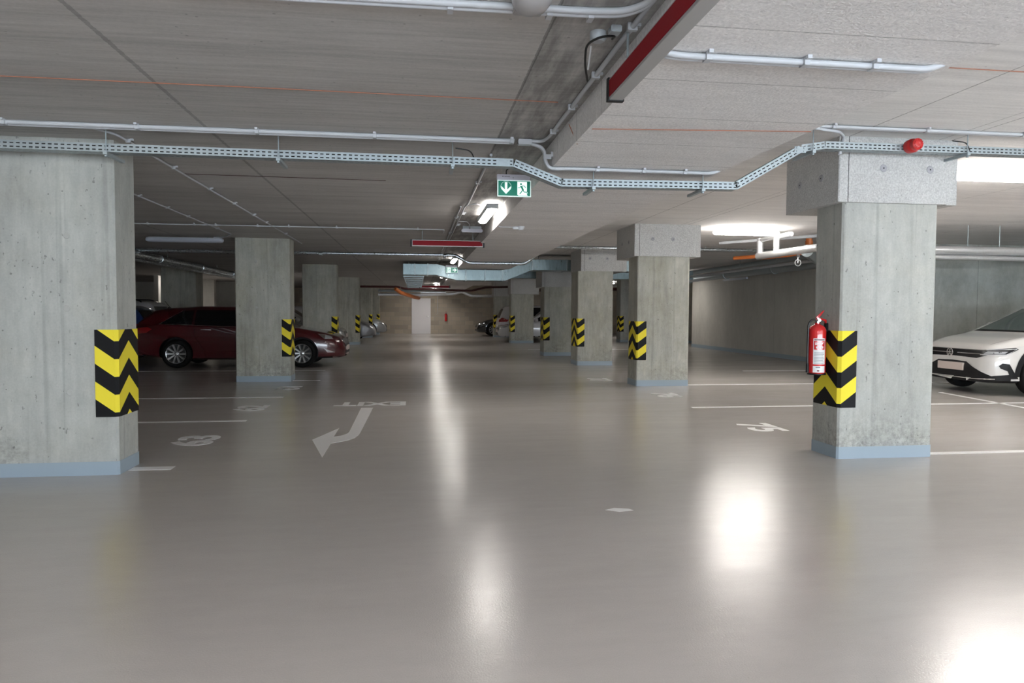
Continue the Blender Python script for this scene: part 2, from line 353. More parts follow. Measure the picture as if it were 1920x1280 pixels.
# ---------------------------------------------------------------- pillars
def octo(x0, x1, y0, y1, c, g=0.):
    x0 -= g; x1 += g; y0 -= g; y1 += g
    return [(x0+c, y0), (x1-c, y0), (x1, y0+c), (x1, y1-c), (x1-c, y1), (x0+c, y1), (x0, y1-c), (x0, y0+c)]
def pillar(x0, x1, y0, y1, label, ztop, cap=None, mat='shaft', plugs=(), marks=(), ch=.016, group=None):
    cx, cy = (x0+x1)/2, (y0+y1)/2
    t = thing('concrete_pillar', label, 'pillar', (cx, cy, 0), group=group)
    X0, X1, Y0, Y1 = x0-cx, x1-cx, y0-cy, y1-cy
    bm = bmesh.new(); zt = cap[4] if cap else ztop
    prism(bm, octo(X0, X1, Y0, Y1, ch), 0, zt); build('shaft', bm, mat, t)
    bm = bmesh.new(); prism(bm, octo(X0, X1, Y0, Y1, ch, .004), 0.0, .105); build('painted_skirting', bm, 'skirt', t)
    if cap:
        a, b_, c_, d_, z0 = cap
        bm = bmesh.new(); box(bm, a-cx, b_-cx-.10, c_-cy, d_-cy, z0, ztop)
        bmesh.ops.bevel(bm, geom=[e for e in bm.edges if abs(e.verts[0].co.z-e.verts[1].co.z) > .1], offset=.008, segments=1, affect='EDGES')
        box(bm, b_-cx-.098, b_-cx, c_-cy+.012, d_-cy-.01, z0-.004, ztop)
        build('capital', bm, 'cap', t)
        bm = bmesh.new(); box(bm, a-cx+.085, a-cx+.09, c_-cy-.001, c_-cy, z0, ztop); build('formwork_joint', bm, 'dark_hole', t)
        for (px, pz, face) in plugs:
            bm = bmesh.new()
            if face == 'f': lathe(bm, [(.0, -.004), (.03, -.004), (.034, 0)], 20, 'y', (px-cx, c_-cy, pz)); 
            else: lathe(bm, [(.0, -.004), (.03, -.004), (.034, 0)], 20, 'x', (a-cx, px-cy, pz))
            k = build('tie_hole_plug', bm, 'plug', t, True)
            bm = bmesh.new()
            if face == 'f': lathe(bm, [(0, -.006), (.006, -.006), (.006, 0)], 10, 'y', (px-cx, c_-cy, pz))
            else: lathe(bm, [(0, -.006), (.006, -.006), (.006, 0)], 10, 'x', (a-cx, px-cy, pz))
            build('plug_hole', bm, 'dark_hole', k)
    for (px, pz) in marks:
        bm = bmesh.new(); lathe(bm, [(.0, -.002), (.02, -.003), (.024, 0)], 20, 'y', (px-cx, Y0, pz)); build('mortar_plug', bm, 'plug_light', t, True)
    return t
pillar(-3.25, -2.28, 5.75, 6.15, 'large pale concrete pillar at left edge of frame, blue skirting', ZL, marks=[(-2.62, 1.83), (-2.62, .64), (-2.63, 1.28)])
pillar(-3.19, -2.25, 13.05, 13.52, 'weathered concrete pillar standing in front of the dark red estate car', ZL, mat='shaft_old', marks=[(-2.83, 2.15), (-2.83, 1.33), (-2.83, .62)])
pillar(-3.13, -2.20, 20.05, 20.5, 'concrete pillar just behind the bonnet of the dark red estate car', ZL, mat='shaft_old', marks=[(-2.8, 1.4)])
pillar(-3.10, -2.17, 27.4, 27.9, 'concrete pillar between the grey car nose and the tarp-covered car', ZL, mat='shaft_old')
pillar(-3.08, -2.15, 34.7, 35.2, 'concrete pillar behind the tarp-covered car', ZL, mat='shaft_old')
pillar(-2.95, -2.05, 39.6, 40.1, 'concrete pillar nearest the far blockwork wall, left of the door', ZL, mat='shaft_old')
pillar(-7.62, -6.60, 22.4, 23.1, 'concrete pillar in the dim left bays rising behind the dark red car roof', ZL, mat='shaft_old')
PR = [
 ('large pale concrete pillar with the red fire extinguisher on its side', 3.64, 4.54, 5.67, 6.08, (3.57, 4.69, 5.63, 6.50, 2.225), 'shaft', [(3.98, 2.52, 'f'), (4.42, 2.52, 'f'), (5.9, 2.47, 's'), (6.25, 2.47, 's')]),
 ('concrete pillar with wide capital, second in the right row, beside the long right wall', 3.75, 4.68, 11.70, 12.22, (3.68, 4.86, 11.66, 12.75, 2.235), 'shaft_old', [(4.0, 2.53, 'f'), (4.36, 2.53, 'f'), (12.0, 2.50, 's'), (12.4, 2.50, 's')]),
 ('concrete pillar with wide capital, third in the right row', 3.80, 4.66, 16.42, 17.15, (3.86, 4.98, 16.38, 17.5, 2.25), 'shaft_old', [(4.08, 2.55, 'f'), (4.5, 2.55, 'f')]),
 ('concrete pillar partly hidden behind the third one of the right row', 3.66, 4.62, 20.12, 20.75, (3.58, 4.8, 20.08, 21.1, 2.0), 'shaft_old', []),
 ('concrete pillar with capital in front of the silver car at the far right', 3.80, 4.74, 28.45, 29.0, (3.78, 4.96, 28.4, 29.3, 2.0), 'shaft_old', []),
 ('farthest concrete pillar of the right row beside the black car', 3.84, 4.74, 35.1, 35.6, (3.80, 4.9, 35.05, 35.9, 2.05), 'shaft_old', []),
]
for lab, a, b_, c_, d_, cap, mt, pl in PR: pillar(a, b_, c_, d_, lab, ZR, cap, mt, pl, marks=[(a+.12, 1.9)] if mt == 'shaft' else [])
pillar(8.62, 9.5, 29.2, 29.8, 'narrow lit concrete pillar seen in the gap between two right row pillars', ZR, mat='shaft')
pillar(11.2, 12.1, 28.2, 28.9, 'dark concrete pillar past the end of the long right wall', ZR, mat='shaft_old')
pillar(-15.2, -14.3, 22.4, 23.1, 'concrete pillar deep in the dim left bays', ZL, mat='shaft_old')

# chevron corner guards
def guard(x, y, side, arm_f, arm_s, label, z0=.45, z1=1.12, ch=.016, amp=.74):
    """x,y: the sharp corner of the pillar; side=+1 when the pillar lies at -x of the corner"""
    t = .009
    # path in plan (outer): front arm end -> chamfer -> side arm end, with tri values
    P = [(-side*(ch+arm_f), -t, amp*arm_f), (-side*ch, -t, 0), (side*t, ch-.002, 0), (side*t, ch+arm_s*.5, amp*arm_s*.5), (side*t, ch+arm_s, 0)]
    Q = [(-side*(ch+arm_f), 0), (-side*ch, 0), (0, ch), (0, ch+arm_s*.5), (0, ch+arm_s)]
    bm = bmesh.new(); uvl = bm.loops.layers.uv.new('UVMap'); val = {}
    def V(px, py, z, tr): v_ = bm.verts.new((px, py, z-z0)); val[v_] = (tr, z); return v_
    O0 = [V(p[0], p[1], z0, p[2]) for p in P]; O1 = [V(p[0], p[1], z1, p[2]) for p in P]
    I0 = [V(q[0], q[1], z0, p[2]) for q, p in zip(Q, P)]; I1 = [V(q[0], q[1], z1, p[2]) for q, p in zip(Q, P)]
    for i in range(4):
        bm.faces.new((O0[i], O0[i+1], O1[i+1], O1[i])); bm.faces.new((I0[i+1], I0[i], I1[i], I1[i+1]))
        bm.faces.new((O1[i], O1[i+1], I1[i+1], I1[i])); bm.faces.new((O0[i+1], O0[i], I0[i], I0[i+1]))
    for i in (0, 4): bm.faces.new((O0[i], O1[i], I1[i], I0[i]))
    for f in bm.faces:
        for lp in f.loops: lp[uvl].uv = val[lp.vert]
    o = build('corner_guard', bm, 'chevron', loc=(x, y, z0))
    return tag(o, label, 'corner guard')
guard(-2.28, 5.75, 1, .14, .37, 'yellow and black chevron guard on the big pillar at the left edge')
guard(-2.25, 13.05, 1, .13, .40, 'yellow and black chevron guard on the pillar in front of the dark red car')
guard(-2.20, 20.05, 1, .13, .38, 'yellow and black chevron guard above the dark red car bonnet')
guard(-2.17, 27.4, 1, .13, .40, 'yellow and black chevron guard left of the tarp-covered car')
guard(-2.15, 34.7, 1, .13, .40, 'small chevron guard just above the tarp-covered car')
guard(-2.05, 39.6, 1, .13, .40, 'small far chevron guard on the pillar next to the blockwork wall')
guard(3.64, 5.67, -1, .14, .36, 'yellow and black chevron guard behind the near red fire extinguisher')
guard(3.75, 11.70, -1, .15, .42, 'yellow and black chevron guard on the second pillar of the right row')
guard(3.80, 16.42, -1, .15, .60, 'yellow and black chevron guard on the third pillar of the right row')
guard(3.66, 20.12, -1, .15, .50, 'yellow and black chevron guard on the pillar left of the third right pillar')
guard(3.80, 28.45, -1, .15, .45, 'chevron guard on the pillar in front of the white and silver cars')
guard(3.84, 35.10, -1, .15, .40, 'small chevron guard between the black car and the white car tail')
guard(8.62, 29.2, -1, .13, .45, 'chevron guard on the narrow lit pillar in the gap')

# ---------------------------------------------------------------- floor markings
def line(x0, x1, y, label, w=.09, ang=0):
    bm = bmesh.new(); L_ = (x1-x0); box(bm, 0, L_, -w/2, w/2, 0, .0015)
    o = build('parking_line', bm, 'paint_white', loc=(x0, y, .0)); o.rotation_euler.z = ang; return tag(o, label, 'floor marking')
line(-2.27, -1.95, 5.95, 'short white line stub at the foot of the left edge pillar', .12)
line(-8.0, -1.95, 8.43, 'white bay line between the numbers 63 and 62')
line(-8.0, -1.95, 10.70, 'white bay line behind the number 62')
line(-2.24, -1.75, 13.2, 'short white line stub beside the pillar in front of the red car')
line(-8.0, -1.95, 15.5, 'white bay line along the near side of the dark red car', .08)
line(4.56, 9.5, 5.80, 'white bay line right of the near right pillar')
line(3.66, 15.5, 9.0, 'white bay line just beyond the painted 75')
line(4.70, 15.5, 11.85, 'white bay line starting at the second right pillar')
line(7.1, 10.19, 14.6, 'thin white line ending at the long right wall', .08)
line(8.42, 11.5, 10.35, 'white diagonal line below the near right parked car', .08, math.radians(-97))
line(3.75, 8.0, 23.6, 'thin far white bay line right of the aisle', .08)
def floor_text(body, x, y, h, w, rz, label, name='bay_number', bold=.032):
    bm = text_bm(body, 1., 1., bold=bold)
    xs = [v_.co.x for v_ in bm.verts]; ys = [v_.co.y for v_ in bm.verts]
    k = Matrix.Diagonal((w/(max(xs)-min(xs)), h/(max(ys)-min(ys)), 1, 1)) @ Matrix.Translation((-(max(xs)+min(xs))/2, -(max(ys)+min(ys))/2, .00075))
    xf(bm, k); o = build(name, bm, 'paint_white', loc=(x, y, 0)); o.rotation_euler.z = rz; return tag(o, label, 'floor marking')
floor_text('63', -2.15, 7.2, .40, .55, PI/2, 'painted number 63 on the floor right of the left edge pillar')
floor_text('62', -2.15, 9.53, .40, .55, PI/2, 'painted number 62 on the floor before the second left pillar')
floor_text('61', -2.1, 11.95, .40, .5, PI/2, 'faint painted number 61 beside the second left pillar foot')
floor_text('75', 3.80, 7.36, .40, .55, -PI/2, 'painted number 75 on the floor left of the near right pillar')
floor_text('76', 3.83, 10.42, .40, .55, -PI/2, 'painted number 76 in front of the second right pillar')
floor_text('77', 3.42, 12.95, .40, .5, -PI/2, 'faint painted number 77 left of the second right pillar')
floor_text('EXIT', -.63, 9.81, .40, .96, PI, 'painted EXIT word upside down at the tail of the floor arrow', name='exit_lettering', bold=.035)
bm = bmesh.new()
prism(bm, [(-0.726, 9.412), (-0.571, 9.407), (-0.586, 7.504), (-0.592, 7.327), (-0.618, 7.16), (-0.674, 7.034), (-0.74, 6.969), (-0.82, 6.899), (-0.815, 6.229), (-1.025, 7.104), (-0.836, 7.794), (-0.834, 7.26), (-0.765, 7.314), (-0.717, 7.429), (-0.706, 7.533)], 0, .0015)
tag(build('floor_arrow', bm, 'paint_white'), 'white painted arrow on the aisle floor bending towards the left edge pillar', 'floor marking')
bm = bmesh.new()
prism(bm, [(1.20, 4.36), (1.27, 4.40), (1.36, 4.37), (1.38, 4.33), (1.28, 4.31)], 0, .0008)
tag(build('paint_scuff', bm, 'paint_white'), 'small worn white paint scuff on the near middle floor', 'scuff mark')

# ---------------------------------------------------------------- ceiling services
def conduit(pts, r, label, rad=.06, mat='conduit', clips=(), clip_up=.0, name='conduit', cat='conduit', coup=(), strips=1, sep=(0, 0, 0), drop=None):
    """clips: positions on the run; each gets a small saddle clip (a part)"""
    t = thing(name, label, cat, pts[0])
    o0 = Vector(pts[0])
    for k in range(strips):
        bm = bmesh.new(); tube(bm, [Vector(p)-o0+Vector(sep)*k for p in fillet(pts, rad)], r, 12); build('tube', bm, mat, t, True)
    for (x, y, z, ax) in clips:
        bm = bmesh.new(); e = r*1.35; hh = r+.012
        if ax == 'x': box(bm, -.012, .012, -e*(1.3), e*1.3, -e, e); box(bm, -.010, .010, -e-.026, -e, r*.2, hh+r)
        else: box(bm, -e*1.3, e*1.3, -.012, .012, -e, e); box(bm, e, e+.022, -.01, .01, r*.2, hh+r)
        xf(bm, Matrix.Translation(Vector((x, y, z))-o0)); build('clip', bm, mat, t)
    for (x, y, z, ax) in coup:
        bm = bmesh.new(); lathe(bm, [(r*1.0, -.05), (r*1.28, -.05), (r*1.28, .05), (r*1.0, .05)], 14, ax, Vector((x, y, z))-o0); build('coupling', bm, mat, t, True)
    return t
r_ = .013; zc = ZL-r_-.004
xs = lambda a, b_, n_: [a+(b_-a)*i/(n_-1) for i in range(n_)]
# main pair across the ceiling at Y 5.25, junction at X .78
conduit([(-4.5, 5.25, zc), (.72, 5.25, zc)], .0155, 'double light grey conduit run across the ceiling above the perforated cable tray', clips=[(x, 5.25, zc, 'x') for x in (-2.77, -1.92, -1.12, -.30, .70)], strips=2, sep=(0, .034, -.004))
t = thing('junction_box', 'small grey junction coupling where the ceiling conduits split by the beam', 'junction box', (.80, 5.255, zc-.01))
build('box_body', bbox(-.05, .05, -.03, .035, -.016, .022, .004), 'conduit', t)
conduit([(.84, 5.24, zc), (.93, 5.24, zc), (.955, 5.1, zc), (.955, 2.2, zc)], .0125, 'light grey conduit running along the beam side towards the near red panel', .05, clips=[(.955, y, zc, 'y') for y in (4.95, 4.35, 3.75, 3.1)])
conduit([(.84, 5.27, zc-.005), (.955, 5.30, zc-.03), (.975, 5.28, ZB-.02), (1.12, 5.26, ZB-.017), (2.30, 5.26, ZB-.017), (2.41, 5.26, ZB+.06), (2.41, 5.26, ZR-.02), (2.7, 5.26, ZR-.02), (3.0, 5.26, ZR-.02)], .0125,
        'light grey conduit bending down from the junction and under the beam', .09, clips=[(x, 5.26, ZB-.017, 'x') for x in (1.36, 1.72, 2.05)] + [(.985, 5.28, 2.44, 'y')], strips=2, sep=(0, .024, .002))
conduit([(3.05, 5.30, ZR-.018), (7.6, 5.30, ZR-.018)], .013, 'light grey conduit on the right ceiling above the red siren', clips=[(x, 5.30, ZR-.018, 'x') for x in (3.3, 4.12, 5.0, 5.9)], strips=2, sep=(0, .027, 0))
conduit([(3.05, 5.26, ZR-.04), (3.38, 5.33, ZR-.05), (3.47, 5.42, ZR-.06), (3.49, 5.50, ZR-.13)], .012, 'short conduit stub dropping to the cable tray at the near right capital', .04, coup=[(3.49, 5.50, ZR-.14, 'z')])
# near transverse conduit at the top of the frame
conduit([(-1.6, 3.03, zc), (.72, 3.0, zc), (.88, 2.98, zc), (.955, 2.88, zc), (.955, 2.0, zc)], .0145, 'thick double conduit across the top of the frame left of the red panel', .08,
        clips=[(x, 3.01, zc, 'x') for x in (-.9, .14, .56, .74)], strips=2, sep=(0, -.03, .003))
conduit([(1.01, 2.87, ZB+.05), (1.02, 2.87, ZB-.018), (1.12, 2.89, ZB-.018), (2.26, 2.89, ZB-.018), (2.40, 2.89, ZB+.05), (2.40, 2.89, ZR-.02)], .0135,
        'thick double conduit under the beam right of the near red panel', .06, clips=[(x, 2.89, ZB-.018, 'x') for x in (1.22, 1.66, 1.98)], strips=2, sep=(0, .028, .001))
# conduits running along the left ceiling
conduit([(-2.25, 5.33, zc), (-2.16, 5.5, zc), (-2.15, 13.8, zc)], .0095, 'thin conduit slanting from the tray towards the second left pillar', .06, clips=[(-2.15, y, zc, 'y') for y in (5.7, 6.7, 7.8, 8.8, 9.8, 10.6, 12.1)])
conduit([(-3.08, 7.6, zc), (-3.06, 12.3, zc), (-3.3, 12.85, zc), (-3.5, 12.9, zc)], .0095, 'thin conduit leading to the unlit tube light on the left ceiling', .06, clips=[(-3.07, y, zc, 'y') for y in (8.4, 9.3, 10.1, 11.5)])
conduit([(-8, 11.0, zc-.006), (.22, 11.0, zc-.006), (.42, 11.0, zc-.006), (.42, 11.3, zc-.02)], .0095, 'thin conduit crossing the left ceiling to the far side red panel', .05, clips=[(x, 11.0, zc-.006, 'x') for x in (-3.9, -3.25, -2.95, -2.35, -1.9, -1.2, .02)], coup=[(-.25, 11.0, zc-.006, 'x')])
conduit([(.60, 5.75, zc), (.60, 8.4, zc), (.58, 8.6, zc), (.57, 14.0, zc)], .012, 'pale conduit left of the lit aisle lamp beside the beam', .04, clips=[(.60, y, zc, 'y') for y in (7.0, 9.2, 10.4)])
conduit([(.53, 8.6, zc), (.53, 20.0, zc)], .010, 'second pale conduit left of the aisle lamps', .04, clips=[(.53, y, zc, 'y') for y in (9.6, 11.5, 13.4)])
conduit([(.60, 8.5, zc), (.70, 8.35, zc), (.80, 8.55, zc), (.87, 8.7, zc-.01)], .007, 'thin curved cable feeding the nearest aisle lamp', .06)
conduit([(.57, 10.0, zc), (.70, 10.0, zc), (.76, 10.3, zc), (.80, 10.75, zc-.02)], .007, 'thin cable feeding the small pale batten light', .05)
conduit([(.98, 8.0, zc), (1.03, 8.7, zc-.02), (1.03, 9.02, ZB-.012), (1.26, 9.02, ZB-.012)], .007, 'thin cable hooking under the beam to the small detector', .05)
conduit([(-1.0, 4.28, ZL-.004), (-4.5, 4.28, ZL-.004)], .0028, 'thin orange wire stretched across the near left ceiling', 0, 'orange_wire', name='wire', cat='wire')
conduit([(-1.0, 4.28, ZL-.004), (.86, 4.30, ZL-.004)], .0028, 'thin orange wire on the near ceiling reaching the beam', 0, 'orange_wire', name='wire', cat='wire')
conduit([(-2.2, 7.05, ZL-.004), (-.3, 7.1, ZL-.004)], .0025, 'faint red wire on the ceiling beyond the cable tray', 0, 'dark_red_pipe', name='wire', cat='wire')
conduit([(1.04, 4.55, ZB-.003), (1.0, 4.62, ZL-.05)], .003, 'short bent orange wire end on the beam edge', 0, 'orange_wire', name='wire', cat='wire')
conduit([(1.04, 4.16, ZB-.004), (2.36, 4.02, ZB-.004)], .0028, 'thin orange wire along the beam underside', 0, 'orange_wire', name='wire', cat='wire')
conduit([(3.0, 3.98, ZR-.004), (6.5, 3.98, ZR-.004)], .0028, 'thin orange wire on the near right ceiling', 0, 'orange_wire', name='wire', cat='wire')
# spare clip on the ceiling at the upper left
bm = bmesh.new(); box(bm, -.02, .02, -.008, .008, -.012, 0); box(bm, -.022, -.012, -.008, .008, -.03, -.01); box(bm, .012, .022, -.008, .008, -.03, -.01)
tag(build('ceiling_clip', bm, 'conduit', loc=(-2.66, 4.93, ZL)), 'empty white conduit clip on the ceiling at upper left', 'clip')

# perforated cable tray
def tray():
    path = [(-4.9, 2.405), (.735, 2.385), (1.11, 2.245), (2.55, 2.262), (3.10, 2.578), (3.30, 2.612), (8.2, 2.635)]
    H_, Wd, Y0 = .058, .11, 5.40
    t = thing('cable_tray', 'galvanised perforated cable tray stepping under the beam and up to the near right capital', 'cable tray', (0, Y0, 2.4))
    for (x0, z0), (x1, z1) in zip(path, path[1:]):
        d = Vector((x1-x0, 0, z1-z0)); L_ = d.length; ang = math.atan2(z1-z0, x1-x0); nmod = max(1, round(L_/.0415)); st = L_/nmod
        bm = bmesh.new()
        def strip(u_ax):
            rows = [0, .010, .018, .036, .044, H_] if u_ax == 'z' else [0, .02, .03, .078, .088, Wd]
            cols = []
            for k in range(nmod): cols += [k*st, k*st+st*.22, k*st+st*.80]
            cols.append(L_); g = {}
            for i, u in enumerate(cols):
                for j, w in enumerate(rows):
                    g[i, j] = bm.verts.new((u, 0, w) if u_ax == 'z' else (u, w, 0))
            for i in range(len(cols)-1):
                for j in range(5):
                    if i % 3 == 1 and j in (1, 3): continue
                    bm.faces.new((g[i, j], g[i+1, j], g[i+1, j+1], g[i, j+1]))
        strip('z'); strip('y'); bmesh.ops.remove_doubles(bm, verts=bm.verts, dist=1e-5)
        box(bm, 0, L_, Wd-.001, Wd, 0, H_); box(bm, 0, L_, -.0005, .008, H_-.001, H_); box(bm, 0, L_, -.002, .003, -.002, .001)
        xf(bm, Matrix.Translation((x0, 0, z0-2.4)) @ Matrix.Rotation(-ang, 4, 'Y'))
        build('tray_section', bm, 'galv', t)
    def hanger(x, z, zt):
        bm = bmesh.new()
        tube(bm, [(x, -.02, z-2.4-.03), (x, -.02, zt-2.4)], .0045, 8)
        box(bm, x-.014, x+.014, -.04, Wd+.16, z-2.4-.026, z-2.4-.004)
        lathe(bm, [(.0, -.006), (.012, -.006), (.012, .006), (0, .006)], 6, 'z', (x, -.02, z-2.4-.034))
        build('hanger', bm, 'galv', t, True)
    for x, z, zt in ((-2.18, 2.395, ZL), (-1.0, 2.39, ZL), (.27, 2.387, ZL), (1.36, 2.248, ZB), (2.25, 2.258, ZB), (3.18, 2.59, ZR), (4.56, 2.618, ZR), (6.6, 2.625, ZR)): hanger(x, z, zt)
    bm = bmesh.new()
    for (x, z) in ((.66, 2.388), (3.08, 2.565)):
        bm = bmesh.new()
        box(bm, x-.05, x+.05, -.003, -.001, z-2.4+.004, z-2.4+.054)
        for dx in (-.03, .03):
            for dz in (.016, .042): lathe(bm, [(.0, -.009), (.005, -.009), (.005, 0)], 8, 'y', (x+dx, 0, z-2.4+dz))
        build('splice_plate', bm, 'galv', t)
    
    for cy, cr in ((.028, .022), (.07, .020)):  # black cables sized to fill the tray so its slots read dark
        bm = bmesh.new(); tube(bm, [(-4.8, cy, .034), (.73, cy, .014), (1.12, cy, -.126), (2.55, cy, -.108), (3.12, cy, .205), (3.35, cy, .242), (8.0, cy, .264)], cr, 10); build('cable', bm, 'cable_black', t, True)
    bm = bmesh.new(); tube(bm, fillet([(.45, .10, .03), (.42, .12, .12), (.30, .14, .14)], .04), .005, 6); build('loose_wire', bm, 'cable_black', t, True)
    bm = bmesh.new(); tube(bm, fillet([(4.60, .0, .24), (4.55, -.02, .30), (4.42, -.02, .31)], .04), .005, 6); build('loose_wire', bm, 'cable_black', t, True)
tray()

# ---------------------------------------------------------------- lamps
def capsule(bm, L_, r, ax, flat=1.0, seg=16, z=0, n_=5):
    prof = [(r*math.sin(i/n_*PI/2), -L_/2+r-r*math.cos(i/n_*PI/2)) for i in range(n_+1)] + [(r*math.cos(i/n_*PI/2), L_/2-r+r*math.sin(i/n_*PI/2)) for i in range(n_+1)]
    lathe(bm, [(max(a, .0005), h) for a, h in prof], seg, ax); bmesh.ops.scale(bm, vec=(1, 1, flat), verts=bm.verts)
def tube_light(x, y, z, ax, L_, lit, label, group=None, w=.062):
    t = thing('tube_light', label, 'tube light', (x, y, z), group=group)
    bm = bmesh.new(); capsule(bm, L_, w, ax, .75); bmesh.ops.translate(bm, vec=(0, 0, -.045), verts=bm.verts)
    build('diffuser', bm, ('diff_on' if ax == 'x' or y > 30 else 'diff_on_soft') if lit else 'diff_off', t, 'all')
    a = L_/2-.03
    bm = bbox(*((-a, a, -w*.8, w*.8, -.036) if ax == 'x' else (-w-.006, w+.006, -a-.036, a+.036, -.064)), -.008, .006); build('housing', bm, 'grey_box', t)
    for s in (-.3, .3):
        d = s*L_; bm = bbox(*((d-.012, d+.012, -.05, .05) if ax == 'x' else (-.05, .05, d-.012, d+.012)), -.012, 0, 0); build('mounting_clip', bm, 'galv', t)
    return t
tube_light(.87, 8.8, ZL-.03, 'y', 1.3, 1, 'lit tube light nearest the green exit sign, beside the beam')
tube_light(.87, 16.7, ZL-.03, 'y', 1.3, 1, 'lit aisle tube light just above the small far exit sign')
tube_light(.87, 24.3, ZL-.03, 'y', 1.3, 1, 'third lit aisle tube light, seen below the far exit sign')
tube_light(.87, 32.6, ZL-.03, 'y', 1.3, 1, 'farthest lit aisle tube light towards the blockwork wall')
tube_light(.40, .3, ZL-.03, 'y', 1.3, 1, 'lit tube light on the ceiling just behind the viewpoint')
tube_light(6.2, 6.7, ZR-.03, 'x', 1.35, 1, 'bright tube light at the right edge beside the near right capital')
tube_light(5.85, 12.0, ZR-.03, 'x', 1.25, 1, 'bright tube light above the foil pipe, left of the near right pillar')
tube_light(4.78, 26.6, ZR-.06, 'y', .22, 1, 'small distant lit lamp between the right row pillars')
LOW = tube_light(9.05, 24.7, 2.36, 'y', 1.3, 1, 'lit tube light hidden behind the second right pillar, by the long wall')
tube_light(-3.96, 12.85, ZL-.03, 'x', 1.28, 0, 'unlit frosted tube light on the left ceiling')
tube_light(-9.12, 28.55, ZL-.03, 'y', 1.3, 1, 'lit tube light in the distant left bays')
tube_light(-5.45, 26.2, ZL-.03, 'y', 1.3, 1, 'lit tube light hidden behind the second left pillar')
tube_light(9.5, 34.0, ZR-.03, 'y', 1.3, 1, 'lit tube light in the far right bays')
tube_light(6.2, 1.3, ZR-.03, 'x', 1.3, 1, 'lit tube light on the right ceiling behind the viewpoint')
tube_light(-3.6, .6, ZL-.03, 'x', 1.3, 1, 'lit tube light on the left ceiling behind the viewpoint')
tube_light(.87, 38.4, ZL-.03, 'y', 1.3, 1, 'lit tube light right in front of the far blockwork wall')
tube_light(9.6, 8.0, ZR-.03, 'x', 1.3, 1, 'added unseen tube light brightening the near right parked car')  # fill lamp added out of frame to brighten the SUV and stained wall
bm = bmesh.new(); tube(bm, [(0, .3, 0), (0, .3, ZR-2.36)], .004, 6); tube(bm, [(0, -.3, 0), (0, -.3, ZR-2.36)], .004, 6); build('suspension_wire', bm, 'galv', LOW)
# small pale batten, detector, near cover
t = thing('emergency_light', 'small unlit pale emergency light between the aisle lamp and the red panel', 'emergency light', (.83, 10.7, ZL-.02))
build('cover', bbox(-.16, .16, -.04, .04, -.07, -.02, .012), 'sign_case', t); build('base_plate', bbox(-.14, .14, -.03, .03, -.02, .02, .004), 'grey_box', t)
t = thing('motion_detector', 'small white detector under the beam beside the nearest aisle lamp', 'detector', (1.33, 9.02, ZB))
bm = bmesh.new(); lathe(bm, [(.001, -.05), (.03, -.045), (.045, -.02), (.05, 0)], 18); build('dome', bm, 'plastic_white', t, True)
bm = bmesh.new(); capsule(bm, .1, .02, 'x'); bmesh.ops.translate(bm, vec=(-.06, 0, -.02), verts=bm.verts); build('cable_gland', bm, 'plastic_white', t, True)
t = thing('bulkhead_lamp', 'frosted grey bulkhead cover over the conduit at the top edge of the frame', 'lamp', (.46, 2.85, ZL))
bm = bmesh.new(); lathe(bm, [(.115, -.02), (.11, -.045), (.085, -.07), (.04, -.08), (.001, -.082)], 28); bmesh.ops.scale(bm, vec=(.72, 1.0, 1), verts=bm.verts); build('cover', bm, 'diff_grey', t, True)
bm = bmesh.new(); lathe(bm, [(.001, -.02), (.12, -.02), (.12, 0)], 28); bmesh.ops.scale(bm, vec=(.72, 1.0, 1), verts=bm.verts); build('base_plate', bm, 'grey_box', t, True)
build('lower_tab', bbox(-.06, .06, .09, .14, -.045, -.02, .004), 'diff_grey', t)
# round junction box with black cable loop
t = thing('round_junction_box', 'round grey junction box with black cable loop behind the near red panel', 'junction box', (.83, 3.22, ZL))
bm = bmesh.new(); lathe(bm, [(.001, -.04), (.032, -.04), (.038, -.032), (.038, 0)], 26); build('box_body', bm, 'grey_box', t, True)
bm = bmesh.new(); lathe(bm, [(.001, -.044), (.025, -.044), (.028, -.04)], 26); build('lid', bm, 'grey_box', t, True)
build('bracket', bbox(.035, .085, -.10, -.04, -.03, 0, .004), 'grey_box', t)
bm = bmesh.new(); tube(bm, fillet([(.055, -.045, -.045), (.05, -.12, -.06), (-.02, -.13, -.07), (-.07, -.06, -.08), (-.05, .05, -.13), (-.01, .16, -.17)], .06), .0055, 8); build('cable', bm, 'cable_black', t, True)
bm = bmesh.new(); tube(bm, [(-.02, .05, -.045), (-.01, .15, -.12)], .004, 6); build('cable_tie', bm, 'plastic_white', t, True)

# ---------------------------------------------------------------- red parking guidance panels
def red_panel(loc, rz, label, L_=1.15, H_=.10, D_=.068):
    t = thing('red_panel', label, 'display panel', loc, rz)
    build('housing', bbox(-L_/2, L_/2, 0, D_, -H_, 0, .002, 1), 'panel_grey', t)
    build('red_face', bbox(-L_/2+.02, L_/2-.02, -.003, 0.001, -H_+.012, -.010, 0), 'panel_red', t)
    for s in (-1, 1): build('end_cap', bbox(s*L_/2-.014, s*L_/2+.014, -.008, D_+.006, -H_-.006, .006, .002, 1), 'plastic_dark', t)
    for s in (-.35, .35):
        bm = bmesh.new(); tube(bm, [(s*L_, D_/2, 0), (s*L_, D_/2, ZL-loc[2])], .006, 8); build('suspension_rod', bm, 'galv', t, True)
red_panel((.915, 2.69, 2.388), -PI/2, 'dark red panel with aluminium underside along the beam near the top of the frame', 1.3)
red_panel((.49, 11.3, 2.405), 0, 'dark red panel hung across the aisle below the nearest lamp')
red_panel((.68, 27.0, 2.27), 0, 'small distant dark red panel hung across the aisle')

